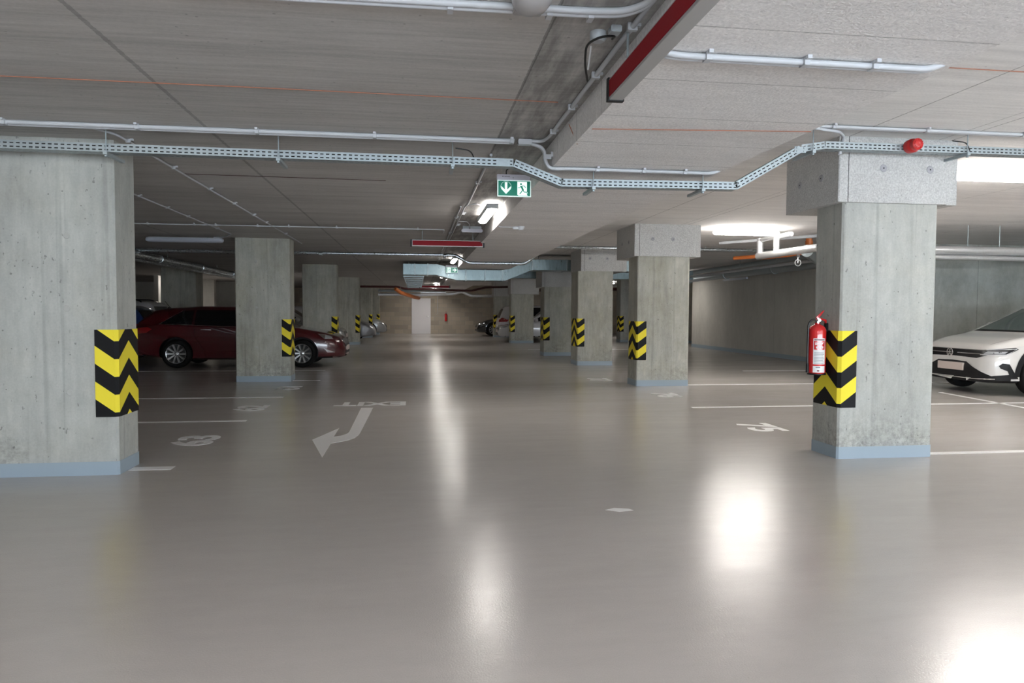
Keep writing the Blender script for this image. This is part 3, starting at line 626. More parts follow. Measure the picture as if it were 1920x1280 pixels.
# ---------------------------------------------------------------- exit signs
def exit_sign(x, y, z, label, arrow, mirror, w=.30, detail=True):
    t = thing('exit_sign', label, 'sign', (x, y, z))
    h = .145
    build('sign_case', bbox(-w/2-.004, w/2-.012, 0, .05, 0, .048, .003), 'sign_case', t)
    build('sign_frame', bbox(-w/2, w/2, .012, .024, -h, 0, .001, 1), 'sign_white', t)
    build('green_face', bbox(-w/2+.008, w/2-.008, .009, .013, -h+.008, -.008, 0), 'sign_green', t)
    f = -1 if mirror else 1
    ac = -.074*f
    bm = bmesh.new()
    P = [(-.010, .052), (.011, .052), (.011, -.012), (.042, .018), (.042, -.006), (0, -.050), (-.042, -.006), (-.042, .018), (-.010, -.012)]
    if arrow == 'right': P = [(b_, -a) if False else (-b_, a) for a, b_ in P]
    vs = [bm.verts.new((ac+a, .0075, -h/2+b_)) for a, b_ in P]; bm.faces.new(vs)
    bmesh.ops.solidify(bm, geom=bm.faces[:], thickness=.0012); build('arrow', bm, 'sign_white', t)
    if detail:
        bm = bmesh.new(); tube(bm, [(ac+.047*math.cos(a), .008, -h/2+.012+.047*math.sin(a)) for a in [PI*i/16 for i in range(-1, 18)]], .0012, 6); build('arc', bm, 'sign_white', t, True)
    px = .072*f
    bm = bmesh.new(); vs = [bm.verts.new((px+a*f, .0078, b_)) for a, b_ in ((-.045, -.013), (.040, -.013), (.040, -.098), (.050, -.112), (.036, -.112), (.046, -.134), (-.035, -.134), (-.045, -.125))]; bm.faces.new(vs)
    bmesh.ops.solidify(bm, geom=bm.faces[:], thickness=.0012); build('doorway', bm, 'sign_white', t)
    # running figure
    bm = bmesh.new(); yy = .0058
    def limb(*pts, r=.0042):
        tube(bm, [(px+a*f, .0062, b_) for a, b_ in pts], r, 8)
    limb((-.010, -.052), (.006, -.086), r=.0085)
    limb((-.014, -.050), (-.024, -.066), (-.042, -.066), r=.0032); limb((-.004, -.048), (.018, -.050), (.030, -.066), r=.0035)
    limb((.002, -.084), (-.010, -.104), (-.024, -.120), r=.0045); limb((.006, -.084), (.014, -.102), (.042, -.103), r=.0042)
    lathe(bm, [(.001, -.004), (.0088, -.003), (.0088, .001)], 16, 'y', (px-.013*f, .0062, -.034)); build('running_figure', bm, 'sign_green', t)
    if detail:
        bm = bmesh.new()
        for k, wd in enumerate((.006, .005, .007, .004, .006, .008)): box(bm, -.108+.011*k, -.108+.011*k+wd, -.0008, .0002, .024, .033)
        build('case_print', bm, 'ink_grey', t)
        bm = bmesh.new(); lathe(bm, [(.001, -.002), (.004, -.002), (.004, 0)], 10, 'y', (-.012, 0, .018)); build('indicator', bm, 'ink_grey', t)
    bm = bmesh.new(); tube(bm, fillet([(-.07, .03, .048), (-.07, .03, .09), (-.05, .03, .10), (-.06, .03, ZL-z)], .02), .005, 8); build('cable', bm, 'cable_black', t, True)
    bm = bmesh.new()
    for s in (-.1, .1): tube(bm, [(s, .03, .045), (s, .03, ZL-z if x+s < BX0 else ZB-z+.1)], .002, 6)
    build('suspension_wire', bm, 'galv', t)
    return t
exit_sign(.855, 6.2, 2.432, 'green emergency exit sign with down arrow and running figure below the tray bend', 'down', False)
exit_sign(.885, 18.0, 2.40, 'small distant green exit sign with right arrow under the second aisle lamp', 'right', True, w=.30, detail=False)

# siren
t = thing('fire_siren', 'red round fire alarm siren mounted above the near right capital at the tray', 'siren', (4.04, 5.396, 2.65))
bm = bmesh.new(); lathe(bm, [(.055, 0), (.057, -.03), (.056, -.055), (.048, -.065)], 30, 'y'); build('base', bm, 'siren_red', t, True)
bm = bmesh.new(); lathe(bm, [(.046, -.065), (.048, -.075), (.047, -.105), (.036, -.116), (.012, -.119), (.001, -.115)], 30, 'y')
for k in range(12):
    a = 2*PI*k/12; box(bm, .034*math.cos(a)-.003, .034*math.cos(a)+.003, -.120, -.112, .034*math.sin(a)-.003, .034*math.sin(a)+.003)
build('sounder', bm, 'siren_red', t, True)

# ---------------------------------------------------------------- fire extinguishers
def extinguisher(x, y, z, rz, label, s=1.):
    """back of the cylinder faces +x local (the pillar side)"""
    t = thing('fire_extinguisher', label, 'fire extinguisher', (x, y, z), rz); R = .077
    bm = bmesh.new(); lathe(bm, [(.001, .006), (.05, 0), (.068, .006), (R, .03), (R, .385), (R*.97, .40), (R*.82, .425), (R*.5, .442), (.022, .45), (.022, .47)], 40); build('cylinder', bm, 'ext_red', t, True)
    bm = bmesh.new(); lathe(bm, [(.0785, 0), (.0785, .012), (.072, .012)], 40); build('base_ring', bm, 'plastic_dark', t, True)
    bm = bmesh.new(); lathe(bm, [(.024, .462), (.024, .485), (.018, .49), (.018, .505), (.001, .507)], 20); build('valve', bm, 'chrome', t, True)
    bm = bmesh.new(); lathe(bm, [(.012, -.045), (.014, -.04), (.014, -.03), (.006, -.02)], 16, 'y', (-.0, .01, .485)); build('gauge', bm, 'chrome', t, True)
    bm = bmesh.new()
    for hh, P in ((.009, [(-.02, .498), (.03, .503), (.078, .492), (.082, .478), (.082, .44), (.076, .44), (.070, .474), (.03, .488), (-.02, .484)]),
                  (.008, [(-.018, .508), (-.005, .522), (.022, .545), (.055, .572), (.060, .570), (.034, .536), (.012, .508), (-.01, .5)])):
        a = [bm.verts.new((p[0], -hh, p[1])) for p in P]; b_ = [bm.verts.new((p[0], hh, p[1])) for p in P]
        bm.faces.new(a); bm.faces.new(b_[::-1])
        for i in range(len(P)): bm.faces.new((a[i], b_[i], b_[(i+1) % len(P)], a[(i+1) % len(P)]))
    build('handle', bm, 'ext_red', t)
    bm = bmesh.new(); tube(bm, fillet([(-.02, 0, .49), (-.06, -.005, .488), (-.088, -.005, .45), (-.089, 0, .30), (-.088, .0, .06)], .04), .009, 10); build('hose', bm, 'cable_black', t, True)
    bm = bmesh.new(); lathe(bm, [(.009, .02), (.014, .02), (.012, .09), (.009, .10)], 12, 'z', (-.088, 0, 0)); build('nozzle', bm, 'plastic_dark', t, True)
    def lab(z0, z1, a0, a1, rr_, mat, name, par=t):
        bm = bmesh.new(); k = 14; pr = None
        for i in range(k+1):
            a = a0+(a1-a0)*i/k; q = (bm.verts.new((rr_*math.cos(a), rr_*math.sin(a), z0)), bm.verts.new((rr_*math.cos(a), rr_*math.sin(a), z1)))
            if pr: bm.faces.new((pr[0], q[0], q[1], pr[1]))
            pr = q
        return build(name, bm, mat, par, True)
    A, B = -PI*.80, -PI*.36
    l1 = lab(.095, .325, A, B, R+.0006, 'white_label', 'label')
    lab(.225, .303, A+.08, B-.08, R+.0012, 'ext_red', 'label_panel', l1)
    for k, zz in enumerate((.288, .276, .266)): lab(zz, zz+.006, A+.2, B-.2-.1*k, R+.0018, 'white_label', 'label_text', l1)
    for k in range(3): lab(.236, .254, A+.3+.32*k, A+.48+.32*k, R+.0018, 'white_label', 'pictogram', l1)
    for k in range(8): lab(.104+.013*k, .108+.013*k, A+.12, B-.12-.08*(k % 3), R+.0012, 'ink_grey', 'label_text', l1)
    lab(.308, .316, A+.1, B-.1, R+.0012, 'ink', 'label_text', l1)
    l2 = lab(.022, .080, A, B, R+.0006, 'white_label', 'label')
    lab(.064, .072, A+.3, A+.8, R+.0012, 'ink_grey', 'label_text', l2); lab(.032, .044, A+.45, A+.7, R+.0012, 'ink', 'label_text', l2)
    build('wall_bracket', bbox(R-.004, R+.016, -.02, .02, .38, .46, .003), 'plastic_dark', t)
    return t
extinguisher(3.543, 5.86, .725, 0, 'red fire extinguisher hanging on the side of the near right pillar')
extinguisher(1.66, 40.56, .72, -PI/2, 'small distant red fire extinguisher on the far blockwork wall')
# thin conduit with switch beside the far extinguisher
conduit([(1.18, 40.62, 2.2), (1.18, 40.62, 1.15), (1.10, 40.62, 1.12)], .012, 'thin pale conduit down the far blockwork wall right of the door', .03)

# ---------------------------------------------------------------- pipes and ducts
def pipe(pts, r, label, mat='galv', rad=.12, collars=(), name='pipe', hang=(), seg=16):
    t = thing(name, label, 'pipe', pts[0]); o0 = Vector(pts[0])
    bm = bmesh.new(); tube(bm, [p-o0 for p in fillet(pts, rad)], r, seg); build('pipe_run', bm, mat, t, True)
    for (x, y, z, ax) in collars:
        bm = bmesh.new(); lathe(bm, [(r*.98, -.035), (r*1.22, -.03), (r*1.22, .03), (r*.98, .035)], seg, ax, Vector((x, y, z))-o0); build('collar', bm, mat, t, True)
    for (x, y, z, zt) in hang:
        bm = bmesh.new(); tube(bm, [Vector((x, y, z))-o0, Vector((x, y, zt))-o0], .005, 6); build('hanger_rod', bm, 'galv', t)
    return t
pipe([(-16, 15.3, 2.49), (.82, 15.3, 2.49), (1.12, 15.3, 2.325), (2.33, 15.3, 2.325), (2.55, 15.3, 2.48), (2.62, 15.3, 2.70), (9.8, 15.3, 2.70)], .038, 'long galvanised sprinkler pipe crossing the whole ceiling and dipping under the beam', 'galv_pipe', .08,
     collars=[(.6, 15.3, 2.475, 'x'), (-2.0, 15.3, 2.475, 'x'), (2.1, 15.3, 2.325, 'x')], hang=[(-4, 15.3, 2.475, ZL), (-.9, 15.3, 2.475, ZL), (4.4, 15.3, 2.7, ZR), (6.5, 15.3, 2.7, ZR)])
pipe([(-5.62, 9.0, 2.40), (-5.62, 29.0, 2.40)], .075, 'thick galvanised pipe with couplings running back along the left bays', 'galv_pipe', .1, collars=[(-5.62, y, 2.40, 'y') for y in (16.5, 19.5, 22.6, 25.7)], hang=[(-5.62, y, 2.4, ZL) for y in (17, 21)])
pipe([(-5.95, 9.0, 2.36), (-5.95, 29.0, 2.36)], .045, 'thinner pipe beside the thick galvanised pipe in the left bays', 'galv_pipe')
# foil clad pipes on the right
t = thing('foil_clad_pipe', 'foil clad pipe with two white risers above the extinguisher, turning right behind the pillar', 'pipe', (6.6, 10.9, 2.35))
bm = bmesh.new(); tube(bm, fillet([(0, 2.12, .03), (0, -.02, .01), (9.0, -.02, -.02)], .12), .068, 20); build('pipe_run', bm, 'foil', t, True)
for y, r in ((2.05, .062), (1.42, .058)):
    bm = bmesh.new(); tube(bm, [(0, y, .0), (0, y, ZR-2.35-.06)], r, 16); build('riser', bm, 'foil', t, True)
bm = bmesh.new(); tube(bm, fillet([(0, 2.05, ZR-2.35-.10), (0, .9, ZR-2.35-.10)], .05), .045, 14); build('upper_run', bm, 'foil', t, True)
pipe([(6.9, 10.9, 2.235), (15.5, 10.9, 2.205)], .042, 'lower foil clad pipe running right above the near right car', 'foil', hang=[(9.3, 10.9, 2.2, ZR), (9.9, 10.9, 2.2, ZR), (10.6, 10.9, 2.2, ZR)])
pipe([(10.2, 12.2, 2.52), (10.2, 12.2, 2.52-.0001), (8.6, 12.2, 2.52)], .05, 'short galvanised pipe piece under the right ceiling', 'galv', .01, collars=[(9.9, 12.2, 2.52, 'x')], hang=[(9.2, 12.2, 2.5, ZR), (9.7, 12.2, 2.5, ZR)])
pipe([(8.6, 12.4, 2.40), (11.6, 12.4, 2.40)], .03, 'thin dark pipe below the galvanised piece at right', 'conduit')
pipe([(11.35, 12.1, 2.46), (12.6, 12.9, 2.48)], .055, 'white pipe end pointing at the viewer under the right ceiling', 'plastic_white')
pipe([(10.95, 11.05, 2.30), (10.95, 11.05, 2.64), (11.3, 11.05, 2.72)], .12, 'foil clad vertical elbow at the right edge of the frame', 'foil', .1)
t = thing('orange_drain_pipe', 'orange drain pipe elbow beside the bright tube light and foil pipe', 'pipe', (7.2, 13.3, 2.53))
bm = bmesh.new(); tube(bm, fillet([(.62, .0, .24), (.60, .0, .0), (.40, .30, -.04), (.10, .9, -.06)], .14), .062, 16); build('pipe_run', bm, 'orange_pipe', t, True)
bm = bmesh.new(); lathe(bm, [(.062, -.04), (.074, -.035), (.074, .035), (.062, .04)], 16, 'z', (.62, 0, .16)); build('collar', bm, 'orange_pipe', t, True)
pipe([(6.85, 14.6, 2.46), (7.25, 13.6, 2.46)], .04, 'thin orange pipe under the drain pipe elbow', 'orange_pipe')
pipe([(6.2, 13.9, 2.71), (7.7, 12.0, 2.72)], .03, 'pale pipe under the ceiling behind the bright tube light', 'conduit')
pipe([(7.6, 13.0, 2.50), (9.45, 15.5, 2.47), (9.6, 16.0, 2.47), (9.62, 26.0, 2.47)], .12, 'large dull duct pipe along the top of the long right wall', 'galv', .3, collars=[(9.62, y, 2.47, 'y') for y in (18, 21, 24)])
pipe([(9.2, 12.9, 2.62), (9.2, 26.0, 2.62)], .07, 'second galvanised pipe beside the large one along the right wall', 'galv', hang=[(9.2, y, 2.62, ZR) for y in (15, 18, 21)])
pipe([(8.8, 14.0, 2.45), (8.9, 25.9, 2.45)], .035, 'thin white pipe below the duct pipes near the right wall', 'conduit', hang=[(8.85, y, 2.45, ZR) for y in (14.5, 16.5, 18.5)])
t = thing('valve_wheel', 'small white valve wheel hanging below the foil pipe', 'valve', (6.62, 11.6, 2.155))
bm = bmesh.new(); tube(bm, [(.055*math.cos(a), 0, .055*math.sin(a)) for a in [2*PI*i/20 for i in range(21)]], .006, 6); build('wheel', bm, 'plastic_white', t, True)
bm = bmesh.new(); tube(bm, [(0, 0, 0), (0, 0, .12)], .012, 8); box(bm, -.025, .025, -.02, .02, .09, .14); build('stem', bm, 'chrome', t, True)
# wall vent/lamp on the long wall
t = thing('wall_batten', 'slim unlit batten light high on the long right wall', 'batten light', (10.2, 21.6, 2.36))
build('body', bbox(-.06, 0, -.85, .85, -.03, .03, .01), 'diff_off', t)

# rectangular ventilation duct
def rect_sweep(bm, pts, w, h, axis_w):
    """sweep rectangle along pts; axis_w: horizontal width direction"""
    aw = Vector(axis_w).normalized(); rings = []
    pts = [Vector(p) for p in pts]
    for i, p in enumerate(pts):
        a = (p-pts[i-1]).normalized() if i else (pts[1]-p).normalized(); b_ = (pts[i+1]-p).normalized() if i < len(pts)-1 else a
        t_ = (a+b_).normalized(); up = aw.cross(t_).normalized(); k = 1/max(.3, t_.dot(a))
        rings.append([bm.verts.new(p+aw*sx*w/2+up*sz*h/2*k) for sx, sz in ((-1, -1), (1, -1), (1, 1), (-1, 1))])
    for a, b_ in zip(rings, rings[1:]):
        for j in range(4): bm.faces.new((a[j], a[(j+1) % 4], b_[(j+1) % 4], b_[j]))
    bm.faces.new(rings[0]); bm.faces.new(rings[-1][::-1])
t = thing('ventilation_duct', 'rectangular galvanised ventilation duct across the aisle, stepping under the beam', 'duct', (0, 18.5, 2.3))
bm = bmesh.new(); rect_sweep(bm, [(-.34, 0, .045), (.50, 0, .045), (1.05, 0, -.085), (2.25, 0, -.085), (2.95, 0, .20), (5.75, 0, .20)], .7, .27, (0, 1, 0)); build('cross_run', bm, 'galv_duct', t)
bm = bmesh.new(); rect_sweep(bm, [(-.08, .3, .03), (-.08, 9.4, .03)], .50, .26, (1, 0, 0)); build('long_run', bm, 'galv_duct', t)
for (x, z, w_) in ((-.05, .045, .34), (.28, .045, .28), (.78, -.02, .30), (1.25, -.085, .28), (1.75, -.085, .28), (2.2, -.085, .28), (2.98, .2, .28), (3.9, .2, .28), (4.8, .2, .28), (5.72, .2, .30)):
    bm = bmesh.new(); box(bm, x-.012, x+.012, -.375, .375, z-.15, z+.15); build('flange', bm, 'galv', t)
for y in (.5, 1.6, 2.7, 3.8, 4.9, 6.0, 7.1, 8.2, 9.3):
    bm = bmesh.new(); box(bm, -.35, .19, y-.012, y+.012, .03-.145, .03+.145); build('flange', bm, 'galv', t)
for x, z in ((3.2, .33), (4.6, .33), (-.2, .17)):
    bm = bmesh.new(); tube(bm, [(x, .0, z), (x, 0, (ZR if x > 1 else ZL)-2.3)], .006, 6); build('hanger_rod', bm, 'galv', t)
t = thing('branch_duct', 'second galvanised duct in the far right ceiling beyond the wide capitals', 'duct', (0, 22.5, 2.4))
bm = bmesh.new(); rect_sweep(bm, [(2.9, 0, .1), (9.0, 0, .1)], .6, .3, (0, 1, 0)); build('duct_run', bm, 'galv_duct', t)
# far services
pipe([(-2.9, 34.0, 2.44), (-.9, 34.0, 2.44), (-.6, 34.0, 2.36), (2.6, 34.0, 2.28), (3.3, 34.0, 2.45), (9, 34.0, 2.62)], .05, 'dark red pipe crossing the far end of the aisle', 'dark_red_pipe')
pipe([(-2.0, 37.8, 2.36), (1.2, 37.8, 2.36)], .07, 'upper galvanised pipe in front of the far blockwork wall', 'galv', collars=[(-1, 37.8, 2.36, 'x')])
pipe([(-2.0, 37.6, 2.16), (.3, 37.6, 2.16), (1.9, 37.6, 2.22), (2.4, 37.6, 2.34), (2.9, 37.6, 2.12), (4.2, 37.6, 2.12)], .085, 'lower foil pipe in front of the far blockwork wall', 'foil', collars=[(3.2, 37.6, 2.12, 'x'), (3.8, 37.6, 2.12, 'x')])
pipe([(-1.0, 33.6, 2.34), (-.75, 33.8, 2.16), (-.1, 35.6, 1.98), (.1, 36.2, 1.96)], .09, 'distant orange drain pipe above the far door', 'orange_pipe', hang=[(-.75, 33.8, 2.16, ZL)])
pipe([(.2, 36.6, 2.26), (1.5, 36.6, 2.26)], .09, 'bright foil pipe piece beyond the small red panel', 'foil')
pipe([(5.2, 31.0, 2.42), (9.2, 31.0, 2.50)], .07, 'distant foil pipe in the gap between right row pillars', 'foil', hang=[(7, 31, 2.42, ZR)])
pipe([(5.2, 31.2, 2.25), (9.2, 31.2, 2.33)], .07, 'distant dark red pipe below the foil pipe in the right gap', 'dark_red_pipe', hang=[(7, 31.2, 2.25, ZR)])

# ---------------------------------------------------------------- cars
def interp(tab, x):
    xs_ = [a for a, _ in tab]; return float(np.interp(x, xs_, [b_ for _, b_ in tab]))
def smooth_tab(tab, L_, n_=140, k=3):
    x = np.linspace(0, L_, n_); y = np.array([interp(tab, q) for q in x])
    for _ in range(k):
        z = y.copy(); z[1:-1] = (y[:-2]+2*y[1:-1]+y[2:])/4; y = z
    return list(zip(x.tolist(), y.tolist()))
def car_body_bm(sp):
    L_ = sp['L']; top = smooth_tab(sp['top'], L_); belt = smooth_tab(sp['belt'], L_); pl = smooth_tab(sp['plan'], L_, k=2); rf = smooth_tab(sp['roofw'], L_, k=5); bt = smooth_tab(sp['bot'], L_)
    xs_ = sorted(set([0, .012, .035, .07, .12, .18, .26] + [i*L_/64 for i in range(3, 62)] + [L_-v_ for v_ in (0, .012, .035, .07, .12, .18)]))
    bm = bmesh.new(); rings = []
    for x in xs_:
        zt, zb, zl, w, wr = interp(top, x), interp(belt, x), interp(bt, x), interp(pl, x), interp(rf, x)
        zb = min(zb, zt-.02); wr = min(wr, w*.97)
        gh = max(0., min(1., (zt-zb-.05)/.25))       # 0 on the bonnet, 1 at the cabin
        mid = zl+(zb-zl)*.52
        hw = w*(1-gh)*.86+wr*gh                      # top edge half width
        pts = [(0, zl), (w*.55, zl), (w*.88, zl+.01), (w*.965, zl+.05), (w*.985, zl+(mid-zl)*.5), (w*1.0, mid), (w*.995, mid+(zb-mid)*.35), (w*.985, mid+(zb-mid)*.62), (w*.965, zb-.03*(1 if zb-mid > .1 else .2)), (w*.93, zb)]
        e0 = Vector((w*.93, zb)); e1 = Vector((hw, zt-.055*gh-.012*(1-gh)))
        for t_ in (.2, .45, .7, .9):
            q = e0.lerp(e1, t_); bulge = .022*gh*math.sin(PI*t_); pts.append((q.x+bulge, q.y+bulge*.4))
        pts.append((hw*.97, zt-.035*gh-.006)); pts.append((hw*.86, zt-.014*gh-.003)); pts.append((hw*.5, zt-.003)); pts.append((0, zt))
        if sp.get('wrinkle') and 0 < x < L_:
            pts = [(a*(1+.012*math.sin(x*23+b_*17)+.008*math.sin(x*51-b_*31)), b_+.010*math.sin(x*19+a*13)) if a > 0 and b_ > zl+.05 else (a, b_) for a, b_ in pts]
        ring = [bm.verts.new((x, y, z)) for y, z in pts] + [bm.verts.new((x, -y, z)) for y, z in pts[-2:0:-1]]
        rings.append(ring)
    n_ = len(rings[0])
    for a, b_ in zip(rings, rings[1:]):
        for j in range(n_): bm.faces.new((a[j], b_[j], b_[(j+1) % n_], a[(j+1) % n_]))
    bm.faces.new(rings[0]); bm.faces.new(rings[-1][::-1])
    bmesh.ops.triangulate(bm, faces=[f for f in bm.faces if len(f.verts) > 4])
    bmesh.ops.recalc_face_normals(bm, faces=bm.faces)
    return bm
def cut_arches(body, sp):
    """real wheel wells, cut with cylinders"""
    bm = bmesh.new()
    for x in sp['wheels']:
        for s in (-1, 1):
            r = sp['R']*1.14; y0, y1 = s*(sp['W']/2+.3), s*(sp['W']/2-.27)
            lathe(bm, [(r, min(y0, y1)), (r, max(y0, y1))], 40, 'y', (x, 0, sp['R']+.015), 1)
    me = bpy.data.meshes.new('cut'); bmesh.ops.recalc_face_normals(bm, faces=bm.faces); bm.to_mesh(me); bm.free()
    for k in range(2): me.materials.append(body.data.materials[k])
    cu = bpy.data.objects.new('cut', me); C.objects.link(cu); cu.parent = body.parent
    md = body.modifiers.new('b', 'BOOLEAN'); md.operation = 'DIFFERENCE'; md.object = cu; md.solver = 'EXACT'
    bpy.context.view_layer.update()
    new = bpy.data.meshes.new_from_object(body.evaluated_get(bpy.context.evaluated_depsgraph_get()))
    body.modifiers.clear(); old = body.data; body.data = new; bpy.data.meshes.remove(old); bpy.data.objects.remove(cu)
    new.shade_smooth(); new.set_sharp_from_angle(angle=math.radians(32))
def dense_poly(poly, step):
    bm = bmesh.new(); bm.faces.new([bm.verts.new((a, b_, 0)) for a, b_ in poly]); bmesh.ops.triangulate(bm, faces=bm.faces[:])
    a0 = min(p[0] for p in poly); a1 = max(p[0] for p in poly); b0 = min(p[1] for p in poly); b1 = max(p[1] for p in poly)
    for k in range(1, max(1, int((a1-a0)/step))): bmesh.ops.bisect_plane(bm, geom=bm.verts[:]+bm.edges[:]+bm.faces[:], plane_co=(a0+k*step, 0, 0), plane_no=(1, 0, 0))
    for k in range(1, max(1, int((b1-b0)/step))): bmesh.ops.bisect_plane(bm, geom=bm.verts[:]+bm.edges[:]+bm.faces[:], plane_co=(0, b0+k*step, 0), plane_no=(0, 1, 0))
    return bm
def panel(bvh, poly, proj, off, name, mat, parent, sgn=1, step=.07, L_=4, x0=1.2, thick=0):
    """poly in the plane of the projection, laid on the body surface with a small offset"""
    bm = dense_poly(poly, step if proj != 'cyl' and proj != 'cylr' else step)
    for v_ in bm.verts:
        a, b_ = v_.co.x, v_.co.y
        if proj == 'side': o_, d = Vector((a, sgn*3, b_)), Vector((0, -sgn, 0))
        elif proj == 'front': o_, d = Vector((-2, sgn*a, b_)), Vector((1, 0, 0))
        elif proj == 'rear': o_, d = Vector((L_+2, sgn*a, b_)), Vector((-1, 0, 0))
        elif proj == 'top': o_, d = Vector((a, sgn*b_, 4)), Vector((0, 0, -1))
        elif proj == 'cyl':     # a in metres of arc at radius x0 about a vertical axis behind the nose
            th = a/x0; dd = Vector((-math.cos(th), sgn*math.sin(th), 0)); o_ = Vector((x0, 0, b_))+dd*4; d = -dd
        elif proj == 'cylr':
            th = a/x0; dd = Vector((math.cos(th), sgn*math.sin(th), 0)); o_ = Vector((L_-x0, 0, b_))+dd*4; d = -dd
        h, nn, i_, ds = bvh.ray_cast(o_, d)
        if h is None: h, nn, i_, ds = bvh.find_nearest(o_+d*3)
        v_.co = h - d*off
    if thick: 
        dv = d
        bmesh.ops.solidify(bm, geom=bm.faces[:], thickness=thick)
    return build(name, bm, mat, parent, True)
def wheel(t, x, s, sp, spokes=10, style='multi'):
    R = sp['R']; yo = s*(sp['W']/2-.025); wd = .20
    bm = bmesh.new(); rr_ = R*.69
    lathe(bm, [(rr_, 0), (R*.80, -.012), (R*.93, .004), (R*.985, .03), (R, .06), (R, wd-.05), (R*.97, wd-.02), (R*.8, wd), (rr_, wd-.01), (rr_, 0)], 44, 'y')
    for v_ in bm.verts: v_.co.y = -s*v_.co.y
    for v_ in bm.verts: v_.co += Vector((x, yo, R))
    w = build('wheel', bm, 'tyre', t, True)
    bm = bmesh.new()
    lathe(bm, [(rr_*1.0, .004), (rr_*.985, .0), (rr_*.93, .006), (rr_*.92, .05), (rr_*.90, .12)], 44, 'y', nocap=True)
    for k in range(spokes):
        a = 2*PI*k/spokes; n_ = len(bm.verts)
        wi, wo = (.022, .034) if style == 'multi' else (.035, .05)
        wi *= R/.32; wo *= R/.32
        q = [(.15*rr_, -wi*.6), (.94*rr_, -wo*.62), (.94*rr_, wo*.62), (.15*rr_, wi*.6)]
        P = []
        for (r_, o_) in q:
            for dy in ((.030 if r_ < .5*rr_ else .012), .055):
                P.append(bm.verts.new((r_*math.cos(a)-o_*math.sin(a), dy, r_*math.sin(a)+o_*math.cos(a))))
        f, b_ = P[0::2], P[1::2]
        bm.faces.new(f); bm.faces.new(b_[::-1])
        for i in range(4): bm.faces.new((f[i], b_[i], b_[(i+1) % 4], f[(i+1) % 4]))
    lathe(bm, [(.001, .018), (.16*rr_, .020), (.24*rr_, .030), (.24*rr_, .06)], 20, 'y')
    for v_ in bm.verts: v_.co.y = -s*v_.co.y; v_.co += Vector((x, yo, R))
    build('rim', bm, 'alloy', w, True)
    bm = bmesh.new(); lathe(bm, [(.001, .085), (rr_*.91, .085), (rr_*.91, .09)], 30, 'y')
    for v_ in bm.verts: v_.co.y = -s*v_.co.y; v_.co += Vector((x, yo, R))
    build('brake_shade_disc', bm, 'alloy_dark', w)  # near-black disc stands for the brake and the shade behind the spokes
    bm = bmesh.new()
    for k in range(5):
        a = 2*PI*k/5+.3; lathe(bm, [(.001, .016), (.008, .017), (.008, .03)], 8, 'y', (.15*rr_*math.cos(a), 0, .15*rr_*math.sin(a)))
    for v_ in bm.verts: v_.co.y = -s*v_.co.y; v_.co += Vector((x, yo, R))
    build('wheel_bolts', bm, 'alloy_dark', w)
    return w
def mirror_part(t, x, z, w, s, mat):
    bm = bmesh.new(); bmesh.ops.create_icosphere(bm, subdivisions=3, radius=1)
    bmesh.ops.scale(bm, vec=(.085, .11, .075), verts=bm.verts); bmesh.ops.translate(bm, vec=(x, s*(w+.13), z), verts=bm.verts)
    k = build('wing_mirror', bm, mat, t, True)
    bm = bmesh.new(); tube(bm, [(x-.01, s*(w-.06), z-.05), (x, s*(w+.1), z-.02)], .02, 8); build('mirror_arm', bm, 'plastic_dark', k, True)
def strip(pts, w):
    """thin polygon around an open polyline (2d)"""
    up, dn = [], []
    for i, p in enumerate(pts):
        a = Vector(pts[max(0, i-1)]); b_ = Vector(pts[min(len(pts)-1, i+1)]); d = (b_-a).normalized(); nn = Vector((-d.y, d.x))*w/2
        up.append(tuple(Vector(p)+nn)); dn.append(tuple(Vector(p)-nn))
    return up+dn[::-1]
def car(sp, label, loc, rz, paint, name='car', lower='plastic_dark'):
    """local: nose at x=-L/2 facing -x; root at centre on the floor"""
    L_ = sp['L']; t = thing(name, label, 'car', loc, rz)
    hold = Matrix.Translation((-L_/2, 0, 0))
    bm = car_body_bm(sp); bvh = BVHTree.FromBMesh(bm)
    for f in bm.faces:
        c_ = f.calc_center_median()
        if sp.get('cladding') and c_.z < sp['cladding']: f.material_index = 1
        elif c_.z < interp(sp['bot'], c_.x)+.03: f.material_index = 1
    body = build('body', bm, [paint, lower], t, True); cut_arches(body, sp)
    for x in sp['wheels']:
        for s in (-1, 1): wheel(t, x, s, sp, sp.get('spokes', 10), sp.get('wstyle', 'multi'))
    for pr in sp.get('panels', []):
        proj, poly, nm, mat = pr[:4]; kw = pr[4] if len(pr) > 4 else {}
        sides = (1, -1) if kw.get('both', proj in ('side', 'cyl', 'cylr')) else (1,)
        for s in sides:
            o = panel(bvh, poly, proj, kw.get('off', .006), nm, mat, t, s, kw.get('step', .04), L_, kw.get('x0', 1.2))
            if kw.get('label'): o['label'] = kw['label']
    if 'mirror' in sp:
        for s in (-1, 1): mirror_part(t, sp['mirror'][0], sp['mirror'][1], sp['mirror'][2], s, sp.get('mirror_mat', paint))
    for fn in sp.get('extra', []): fn(t, bvh)
    for ch in list(t.children):
        ch.data.transform(hold)
        for g in ch.children: g.data.transform(hold)
    return t
def arc(cx, cz, r, a0, a1, n_=14): return [(cx+r*math.cos(a0+(a1-a0)*i/n_), cz+r*math.sin(a0+(a1-a0)*i/n_)) for i in range(n_+1)]

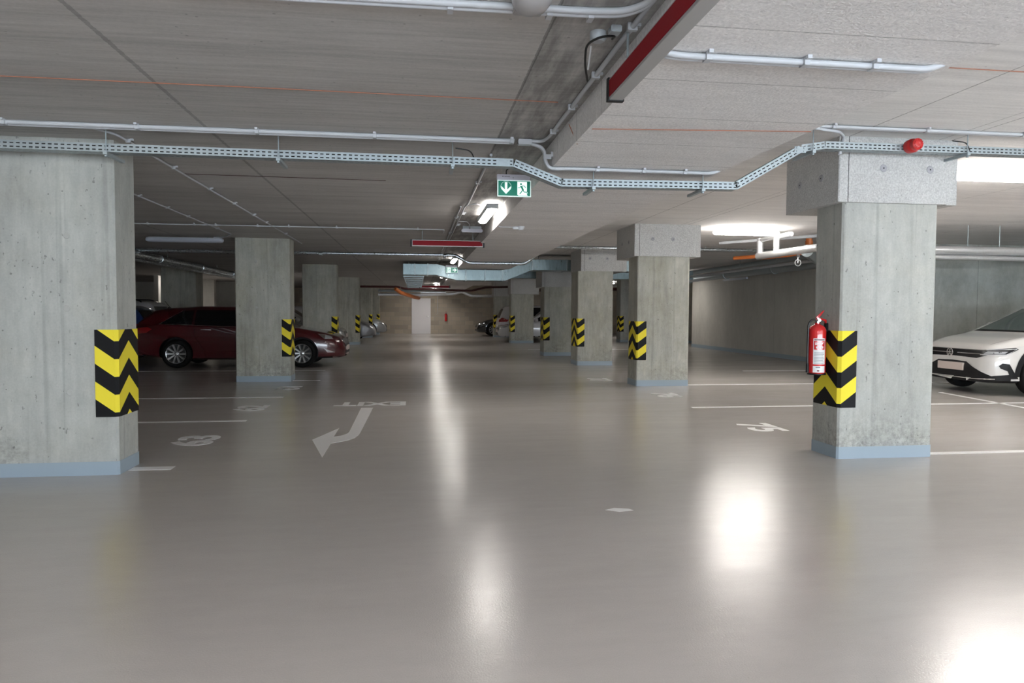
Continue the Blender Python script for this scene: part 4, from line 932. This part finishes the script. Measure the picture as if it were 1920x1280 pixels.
# --- dark red estate, nose towards the aisle
wagon = dict(L=4.62, W=1.80, R=.315, wheels=(.92, 3.60),
    top=[(0, .50), (.04, .60), (.12, .68), (.5, .80), (1.15, .915), (1.35, .98), (2.05, 1.325), (2.5, 1.375), (3.2, 1.37), (3.9, 1.325), (4.14, 1.28), (4.2, 1.26), (4.48, .98), (4.57, .84), (4.62, .55)],
    belt=[(0, .46), (.05, .56), (.3, .68), (1.2, .84), (2.0, .90), (4.1, .97), (4.4, .92), (4.57, .80), (4.62, .5)],
    plan=[(0, .55), (.05, .66), (.15, .75), (.4, .85), (.9, .895), (2.3, .90), (3.7, .89), (4.2, .84), (4.45, .76), (4.58, .66), (4.62, .56)],
    roofw=[(0, .5), (1.2, .72), (1.4, .70), (2.1, .60), (3.9, .58), (4.2, .58), (4.62, .62)],
    bot=[(0, .24), (.1, .20), (.6, .19), (1.3, .17), (3.2, .17), (4.0, .22), (4.5, .27), (4.62, .36)])
wagon['panels'] = [
    ('side', [(1.52, .915), (2.08, 1.23), (2.30, 1.275), (2.30, .925)], 'side_window', 'glass'),
    ('side', [(2.34, .925), (2.34, 1.28), (3.05, 1.285), (3.22, 1.28), (3.22, .955)], 'side_window', 'glass'),
    ('side', [(3.27, .96), (3.27, 1.275), (3.50, 1.255), (3.90, 1.0), (3.93, .975)], 'side_window', 'glass'),
    ('side', strip([(1.45, .895), (2.4, .912), (3.2, .945), (3.97, .968), (3.9, 1.01), (3.52, 1.265)], .010), 'window_trim', 'chrome', {'off': .005}),
    ('front', [(-.62, .985), (.62, .985), (.50, 1.31), (-.50, 1.31)], 'windscreen', 'glass'),
    ('rear', [(-.52, 1.22), (.52, 1.22), (.62, .98), (-.62, .98)], 'rear_window', 'glass'),
    ('side', strip([(1.42, .86), (1.42, .5), (1.36, .24)], .007), 'door_gap', 'dark_hole'),
    ('side', strip([(2.32, .90), (2.34, .5), (2.32, .22)], .007), 'door_gap', 'dark_hole'),
    ('side', strip([(3.22, .93), (3.20, .70), (3.02, .42), (2.98, .24)], .007), 'door_gap', 'dark_hole'),
    ('side', strip([(1.55, .805), (1.75, .808)], .022), 'door_handle', 'chrome', {'off': .02}),
    ('side', strip([(2.85, .845), (3.07, .852)], .020), 'door_handle', 'chrome', {'off': .02}),
    ('side', strip([(1.45, .36), (2.2, .345), (2.95, .36)], .035), 'side_moulding', 'p_red', {'off': .018}),
    ('side', [(.25, .645), (.42, .645), (.56, .755), (.42, .735), (.28, .69)], 'headlamp', 'lamp_lens'),
    ('side', strip([(.24, .64), (.42, .64), (.58, .76), (.42, .742), (.26, .695)], .008), 'headlamp_rim', 'chrome', {'off': .006}),
    ('side', [(.20, .34), (.36, .335), (.44, .43), (.36, .40)], 'fog_lamp', 'lamp_lens'),
    ('cyl', [(0, .44), (.45, .46), (.50, .62), (0, .64)], 'grille', 'plastic_dark', {'x0': 1.0}),
    ('cyl', [(0, .30), (.45, .30), (.40, .38), (0, .38)], 'lower_grille', 'plastic_dark', {'x0': 1.0}),
    ('cylr', [(.42, .70), (.95, .78), (1.05, .86), (.95, .90), (.45, .86)], 'tail_lamp', 'red_lens', {'x0': 1.0}),
    ('side', strip(arc(.92, .33, .375, .1, PI-.1), .012), 'arch_lip', 'p_red', {'off': .008}),
    ('side', strip(arc(3.60, .33, .375, .1, PI-.1), .012), 'arch_lip', 'p_red', {'off': .008}),
]
def antenna(t, bvh):
    bm = bmesh.new(); tube(bm, [(3.95, 0, 1.315), (4.04, 0, 1.33)], .014, 8); tube(bm, [(3.98, 0, 1.325), (4.10, 0, 1.48)], .005, 6); build('roof_antenna', bm, 'plastic_dark', t, True)
def plate_front(z=.43, w=.52, x=-.012, h=.11, mat='plate'):
    def f(t, bvh):
        build('number_plate', bbox(x-.006, x+.03, -w/2, w/2, z-h/2, z+h/2, .003), mat, t)
    return f
wagon['extra'] = [antenna, plate_front(.42, .5, -.02)]; wagon['mirror'] = (1.62, .95, .90)
car(wagon, 'dark red estate car behind the second left pillar, nose towards the aisle', (-3.95, 17.15, 0), PI, 'p_red')

# --- warm white SUV at the right edge
suv = dict(L=4.25, W=1.76, R=.335, wheels=(.84, 3.38), spokes=10, cladding=.30,
    top=[(0, .44), (.03, .60), (.06, .74), (.14, .80), (.5, .90), (.86, .955), (1.0, 1.00), (1.85, 1.42), (2.3, 1.49), (3.3, 1.47), (3.9, 1.38), (4.1, 1.1), (4.2, .95), (4.25, .6)],
    belt=[(0, .40), (.03, .56), (.08, .68), (.4, .80), (1.1, .93), (2.0, .95), (3.6, 1.0), (4.0, .98), (4.2, .88), (4.25, .5)],
    plan=[(0, .60), (.04, .69), (.12, .77), (.3, .845), (.7, .875), (2.2, .88), (3.5, .87), (4.0, .82), (4.2, .70), (4.25, .6)],
    roofw=[(0, .55), (.98, .76), (1.15, .74), (1.95, .61), (3.6, .59), (4.25, .62)],
    bot=[(0, .22), (.1, .20), (.6, .20), (3.8, .22), (4.1, .26), (4.25, .4)])
HS = 1.1
suv['panels'] = [
    ('cyl', [(0, .60), (.47, .585), (.62, .635), (.62, .70), (.46, .715), (0, .71)], 'grille', 'black_rubber', {'x0': HS, 'step': .03}),
    ('cyl', strip([(.07, .652), (.3, .65), (.56, .652)], .013), 'grille_bar', 'chrome', {'x0': HS, 'off': .011, 'step': .03}),
    ('cyl', strip([(0, .712), (.30, .712), (.62, .712), (.90, .735)], .008), 'grille_trim', 'chrome', {'x0': HS, 'off': .011, 'step': .03}),
    ('cyl', [(.50, .632), (.84, .648), (.99, .735), (.95, .76), (.56, .718)], 'headlamp', 'black_rubber', {'x0': HS, 'off': .009, 'step': .03}),
    ('cyl', [(.56, .652), (.82, .664), (.86, .70), (.62, .70)], 'headlamp_lens', 'lamp_lens', {'x0': HS, 'off': .011, 'step': .03}),
    ('cyl', strip([(.52, .640), (.84, .652), (.97, .742), (.60, .716)], .009), 'daytime_light', 'plastic_white', {'x0': HS, 'off': .015, 'step': .03}),
    ('cyl', [(0, .275), (.66, .27), (.70, .31), (.40, .46), (.30, .52), (0, .53)], 'lower_grille', 'plastic_dark', {'x0': HS, 'step': .03}),
    ('cyl', strip([(0, .262), (.4, .262), (.72, .275)], .012), 'lower_lip', 'chrome', {'x0': HS, 'off': .015, 'step': .03}),
    ('cyl', [(.76, .48), (.80, .52), (.88, .51), (.93, .40), (1.00, .28), (.90, .28), (.86, .40), (.78, .44)], 'corner_vent', 'plastic_dark', {'x0': HS, 'off': .009, 'step': .03}),
    ('front', [(-.63, 1.01), (.63, 1.01), (.52, 1.40), (-.52, 1.40)], 'windscreen', 'glass_g'),
    ('front', [(-.66, .985), (.66, .985), (.64, 1.012), (-.64, 1.012)], 'wiper_cowl', 'plastic_dark', {'off': .006}),
    ('side', [(1.25, .985), (1.92, 1.37), (2.2, 1.40), (2.2, .985)], 'side_window', 'glass'),
    ('side', [(2.25, .985), (2.25, 1.405), (3.3, 1.38), (3.5, 1.15), (3.5, 1.02)], 'side_window', 'glass'),
    ('side', arc(.84, .35, .47, PI*1.03, -.03*PI, 18)+arc(.84, .35, .385, -.03*PI, PI*1.03, 18), 'wheel_arch_cladding', 'plastic_dark', {'off': .008}),
    ('side', arc(3.38, .35, .47, PI*1.03, -.03*PI, 18)+arc(3.38, .35, .385, -.03*PI, PI*1.03, 18), 'wheel_arch_cladding', 'plastic_dark', {'off': .008}),
    ('side', strip([(1.33, .90), (1.33, .4)], .007), 'door_gap', 'dark_hole'),
    ('top', strip([(.16, .60), (.5, .68), (1.0, .73)], .006), 'bonnet_gap', 'dark_hole', {'both': True, 'off': .005}),
]
def emblem(t, bvh):
    bm = bmesh.new(); x, z, r = -.032, .655, .062
    tube(bm, [(x, r*math.cos(a), z+r*math.sin(a)) for a in [2*PI*i/32 for i in range(33)]], .0045, 8)
    k = r*.92
    tube(bm, [(x, -k*.42, z+k*.88), (x, 0, z+k*.10), (x, k*.42, z+k*.88)], .0042, 6)
    tube(bm, [(x, -k*.88, z+k*.42), (x, -k*.40, z-k*.82), (x, 0, z-k*.08), (x, k*.40, z-k*.82), (x, k*.88, z+k*.42)], .0042, 6)
    build('front_emblem', bm, 'chrome', t, True)
suv['extra'] = [emblem, plate_front(.435, .54, -.022, .12)]; suv['mirror'] = (1.62, 1.06, .87)
car(suv, 'warm white SUV at the right edge facing left beside the stained wall', (8.66+4.25/2, 10.42, 0), 0, 'p_greige')

# --- the other cars
def small(L_=4.3, H_=1.45, W_=1.76, hood=.80, rear='hatch', R_=.32, wh=(.85, 3.42)):
    k = L_/4.3; tail = {'hatch': [(3.75, H_-.06), (3.95, H_-.14), (4.22, .95), (4.28, .8), (4.3, .5)], 'saloon': [(2.9, H_-.08), (3.6, 1.02), (4.2, .98), (4.28, .8), (4.3, .5)], 'suv': [(3.9, H_-.04), (4.02, H_-.10), (4.22, 1.02), (4.28, .85), (4.3, .5)]}[rear]
    sp = dict(L=L_, W=W_, R=R_, wheels=tuple(a*k for a in wh),
        top=[(0, .46), (.04, .58), (.12, .68), (.5, hood), (1.1, hood+.12), (1.25, hood+.18), (1.95, H_-.05), (2.4, H_)]+tail,
        belt=[(0, .42), (.05, .54), (.3, hood-.10), (1.1, hood+.06), (2.0, hood+.10), (3.9, hood+.17), (4.2, .85), (4.3, .48)],
        plan=[(0, .56), (.05, .66), (.15, .75), (.4, .84), (.9, .88), (3.4, .88), (4.0, .82), (4.25, .68), (4.3, .58)],
        roofw=[(0, .5), (1.15, .74), (1.35, .71), (2.0, .60), (3.8, .58), (4.3, .62)],
        bot=[(0, .25), (.1, .20), (.6, .19), (3.8, .22), (4.2, .27), (4.3, .38)])
    for q in ('top', 'belt', 'plan', 'roofw', 'bot'): sp[q] = [(a*k, b_) for a, b_ in sp[q]]
    b_ = hood
    sp['panels'] = [('side', [(a*k, z) for a, z in ((1.42, b_+.13), (1.98, H_-.13), (2.3, H_-.10), (2.3, b_+.14))], 'side_window', 'glass'),
        ('side', [(a*k, z) for a, z in ((2.35, b_+.14), (2.35, H_-.10), (3.1, H_-.11), (3.1, b_+.17))], 'side_window', 'glass'),
        ('front', [(-.62, b_+.19), (.62, b_+.19), (.51, H_-.08), (-.51, H_-.08)], 'windscreen', 'glass'),
        ('cyl', [(0, .44), (.45, .46), (.50, .58), (0, .60)], 'grille', 'plastic_dark', {'x0': 1.}),
        ('cyl', [(0, .27), (.5, .27), (.42, .36), (0, .37)], 'lower_grille', 'plastic_dark', {'x0': 1.}),
        ('cyl', [(.52, .57), (.80, .60), (.95, .70), (.60, .67)], 'headlamp', 'lamp_lens', {'x0': 1.}),
        ('side', strip([(1.38*k, b_+.08), (1.36*k, .25)], .008), 'door_gap', 'dark_hole'),
        ('side', strip([(2.33*k, b_+.10), (2.33*k, .25)], .008), 'door_gap', 'dark_hole'),
        ('side', strip([(2.0*k, b_+.02), (2.18*k, b_+.02)], .02), 'door_handle', 'chrome', {'off': .02})]
    if rear != 'saloon':
        sp['panels'] += [('side', [(a*k, z) for a, z in ((3.16, b_+.18), (3.16, H_-.12), (3.55, H_-.15), (3.82, b_+.24))], 'side_window', 'glass'),
                         ('rear', [(-.5, H_-.18), (.5, H_-.18), (.6, 1.0), (-.6, 1.0)], 'rear_window', 'glass')]
    sp['panels'] += [('cylr', [(.50, .80), (.95, .82), (1.02, .92), (.55, .93)], 'tail_lamp', 'red_lens', {'x0': 1.})]
    sp['mirror'] = (1.5*k, b_+.19, .88)
    return sp
def rails(H_=1.5):
    def f(t, bvh):
        for s in (-1, 1):
            bm = bmesh.new(); tube(bm, fillet([(1.9, s*.60, H_-.03), (2.0, s*.60, H_+.03), (3.7, s*.58, H_+.02), (3.85, s*.58, H_-.05)], .08), .018, 8); build('roof_rail', bm, 'plastic_dark', t, True)
    return f
s1 = small(3.95, 1.45, 1.72, .82, 'hatch')
car(s1, 'dark blue hatchback behind the tail of the dark red car', (-6.55-3.95/2, 19.1, 0), 0, 'p_blue')
bpy.context.view_layer.update()
s2 = small(4.4, 1.56, 1.80, .88, 'suv', .34); s2['extra'] = [rails(1.55)]
car(s2, 'pale SUV with black roof rails left of the dark red car', (-7.0-4.4/2, 21.3, 0), 0, 'p_white')
s3 = small(4.2, 1.46, 1.76, .80, 'hatch'); s3['extra'] = [plate_front(.45, .5, -.02)]
car(s3, 'silver grey car with dark grille just beyond the red car nose', (-2.40-4.2/2, 24.8, 0), PI, 'p_silver')
s5 = small(4.3, 1.50, 1.76, .90, 'suv', .33)
car(s5, 'light silver car with nose out, beyond the tarp-covered car', (-1.55-4.3/2, 37.2, 0), PI, 'p_silver')
s6 = small(4.3, 1.48, 1.78, .84, 'hatch', .34)
car(s6, 'black car with pale spoked wheel near the far blockwork wall', (3.12+4.3/2, 37.4, 0), 0, 'p_black')
s7 = small(4.4, 1.58, 1.80, .88, 'suv', .34)
s7['panels'] += [('side', [(4.02, .88), (4.12, .86), (4.30, .90), (4.36, .96), (4.2, 1.0), (4.06, .97)], 'tail_lamp', 'red_lens', {'off': .006})]
car(s7, 'white SUV with red tail lamp in the far right bays', (3.72+4.4/2, 33.0, 0), PI, 'p_white')
s8 = small(4.5, 1.40, 1.80, .74, 'saloon', .33); s8['extra'] = [plate_front(.45, .5, -.02)]
car(s8, 'white low car with dark grille, nose out in front of the white SUV', (3.48+4.5/2, 30.6, 0), 0, 'p_white')
s9 = small(4.3, 1.46, 1.76, .82, 'hatch')
car(s9, 'dark car in the narrow gap between the second and third right pillars', (9.9+4.3/2, 33.6, 0), 0, 'p_black')
# tarp covered car
tp = small(4.4, 1.50, 1.86, .84, 'hatch', .32); tp['panels'] = []; tp.pop('mirror'); tp['wrinkle'] = 1
tp['bot'] = [(0, .26), (.5, .20), (1.3, .16), (3.2, .14), (4.1, .22), (4.4, .3)]
car(tp, 'car under a crumpled silver tarp between the left row pillars', (-1.75-4.4/2, 30.6, 0), PI, 'tarp', name='covered_car', lower='tarp')
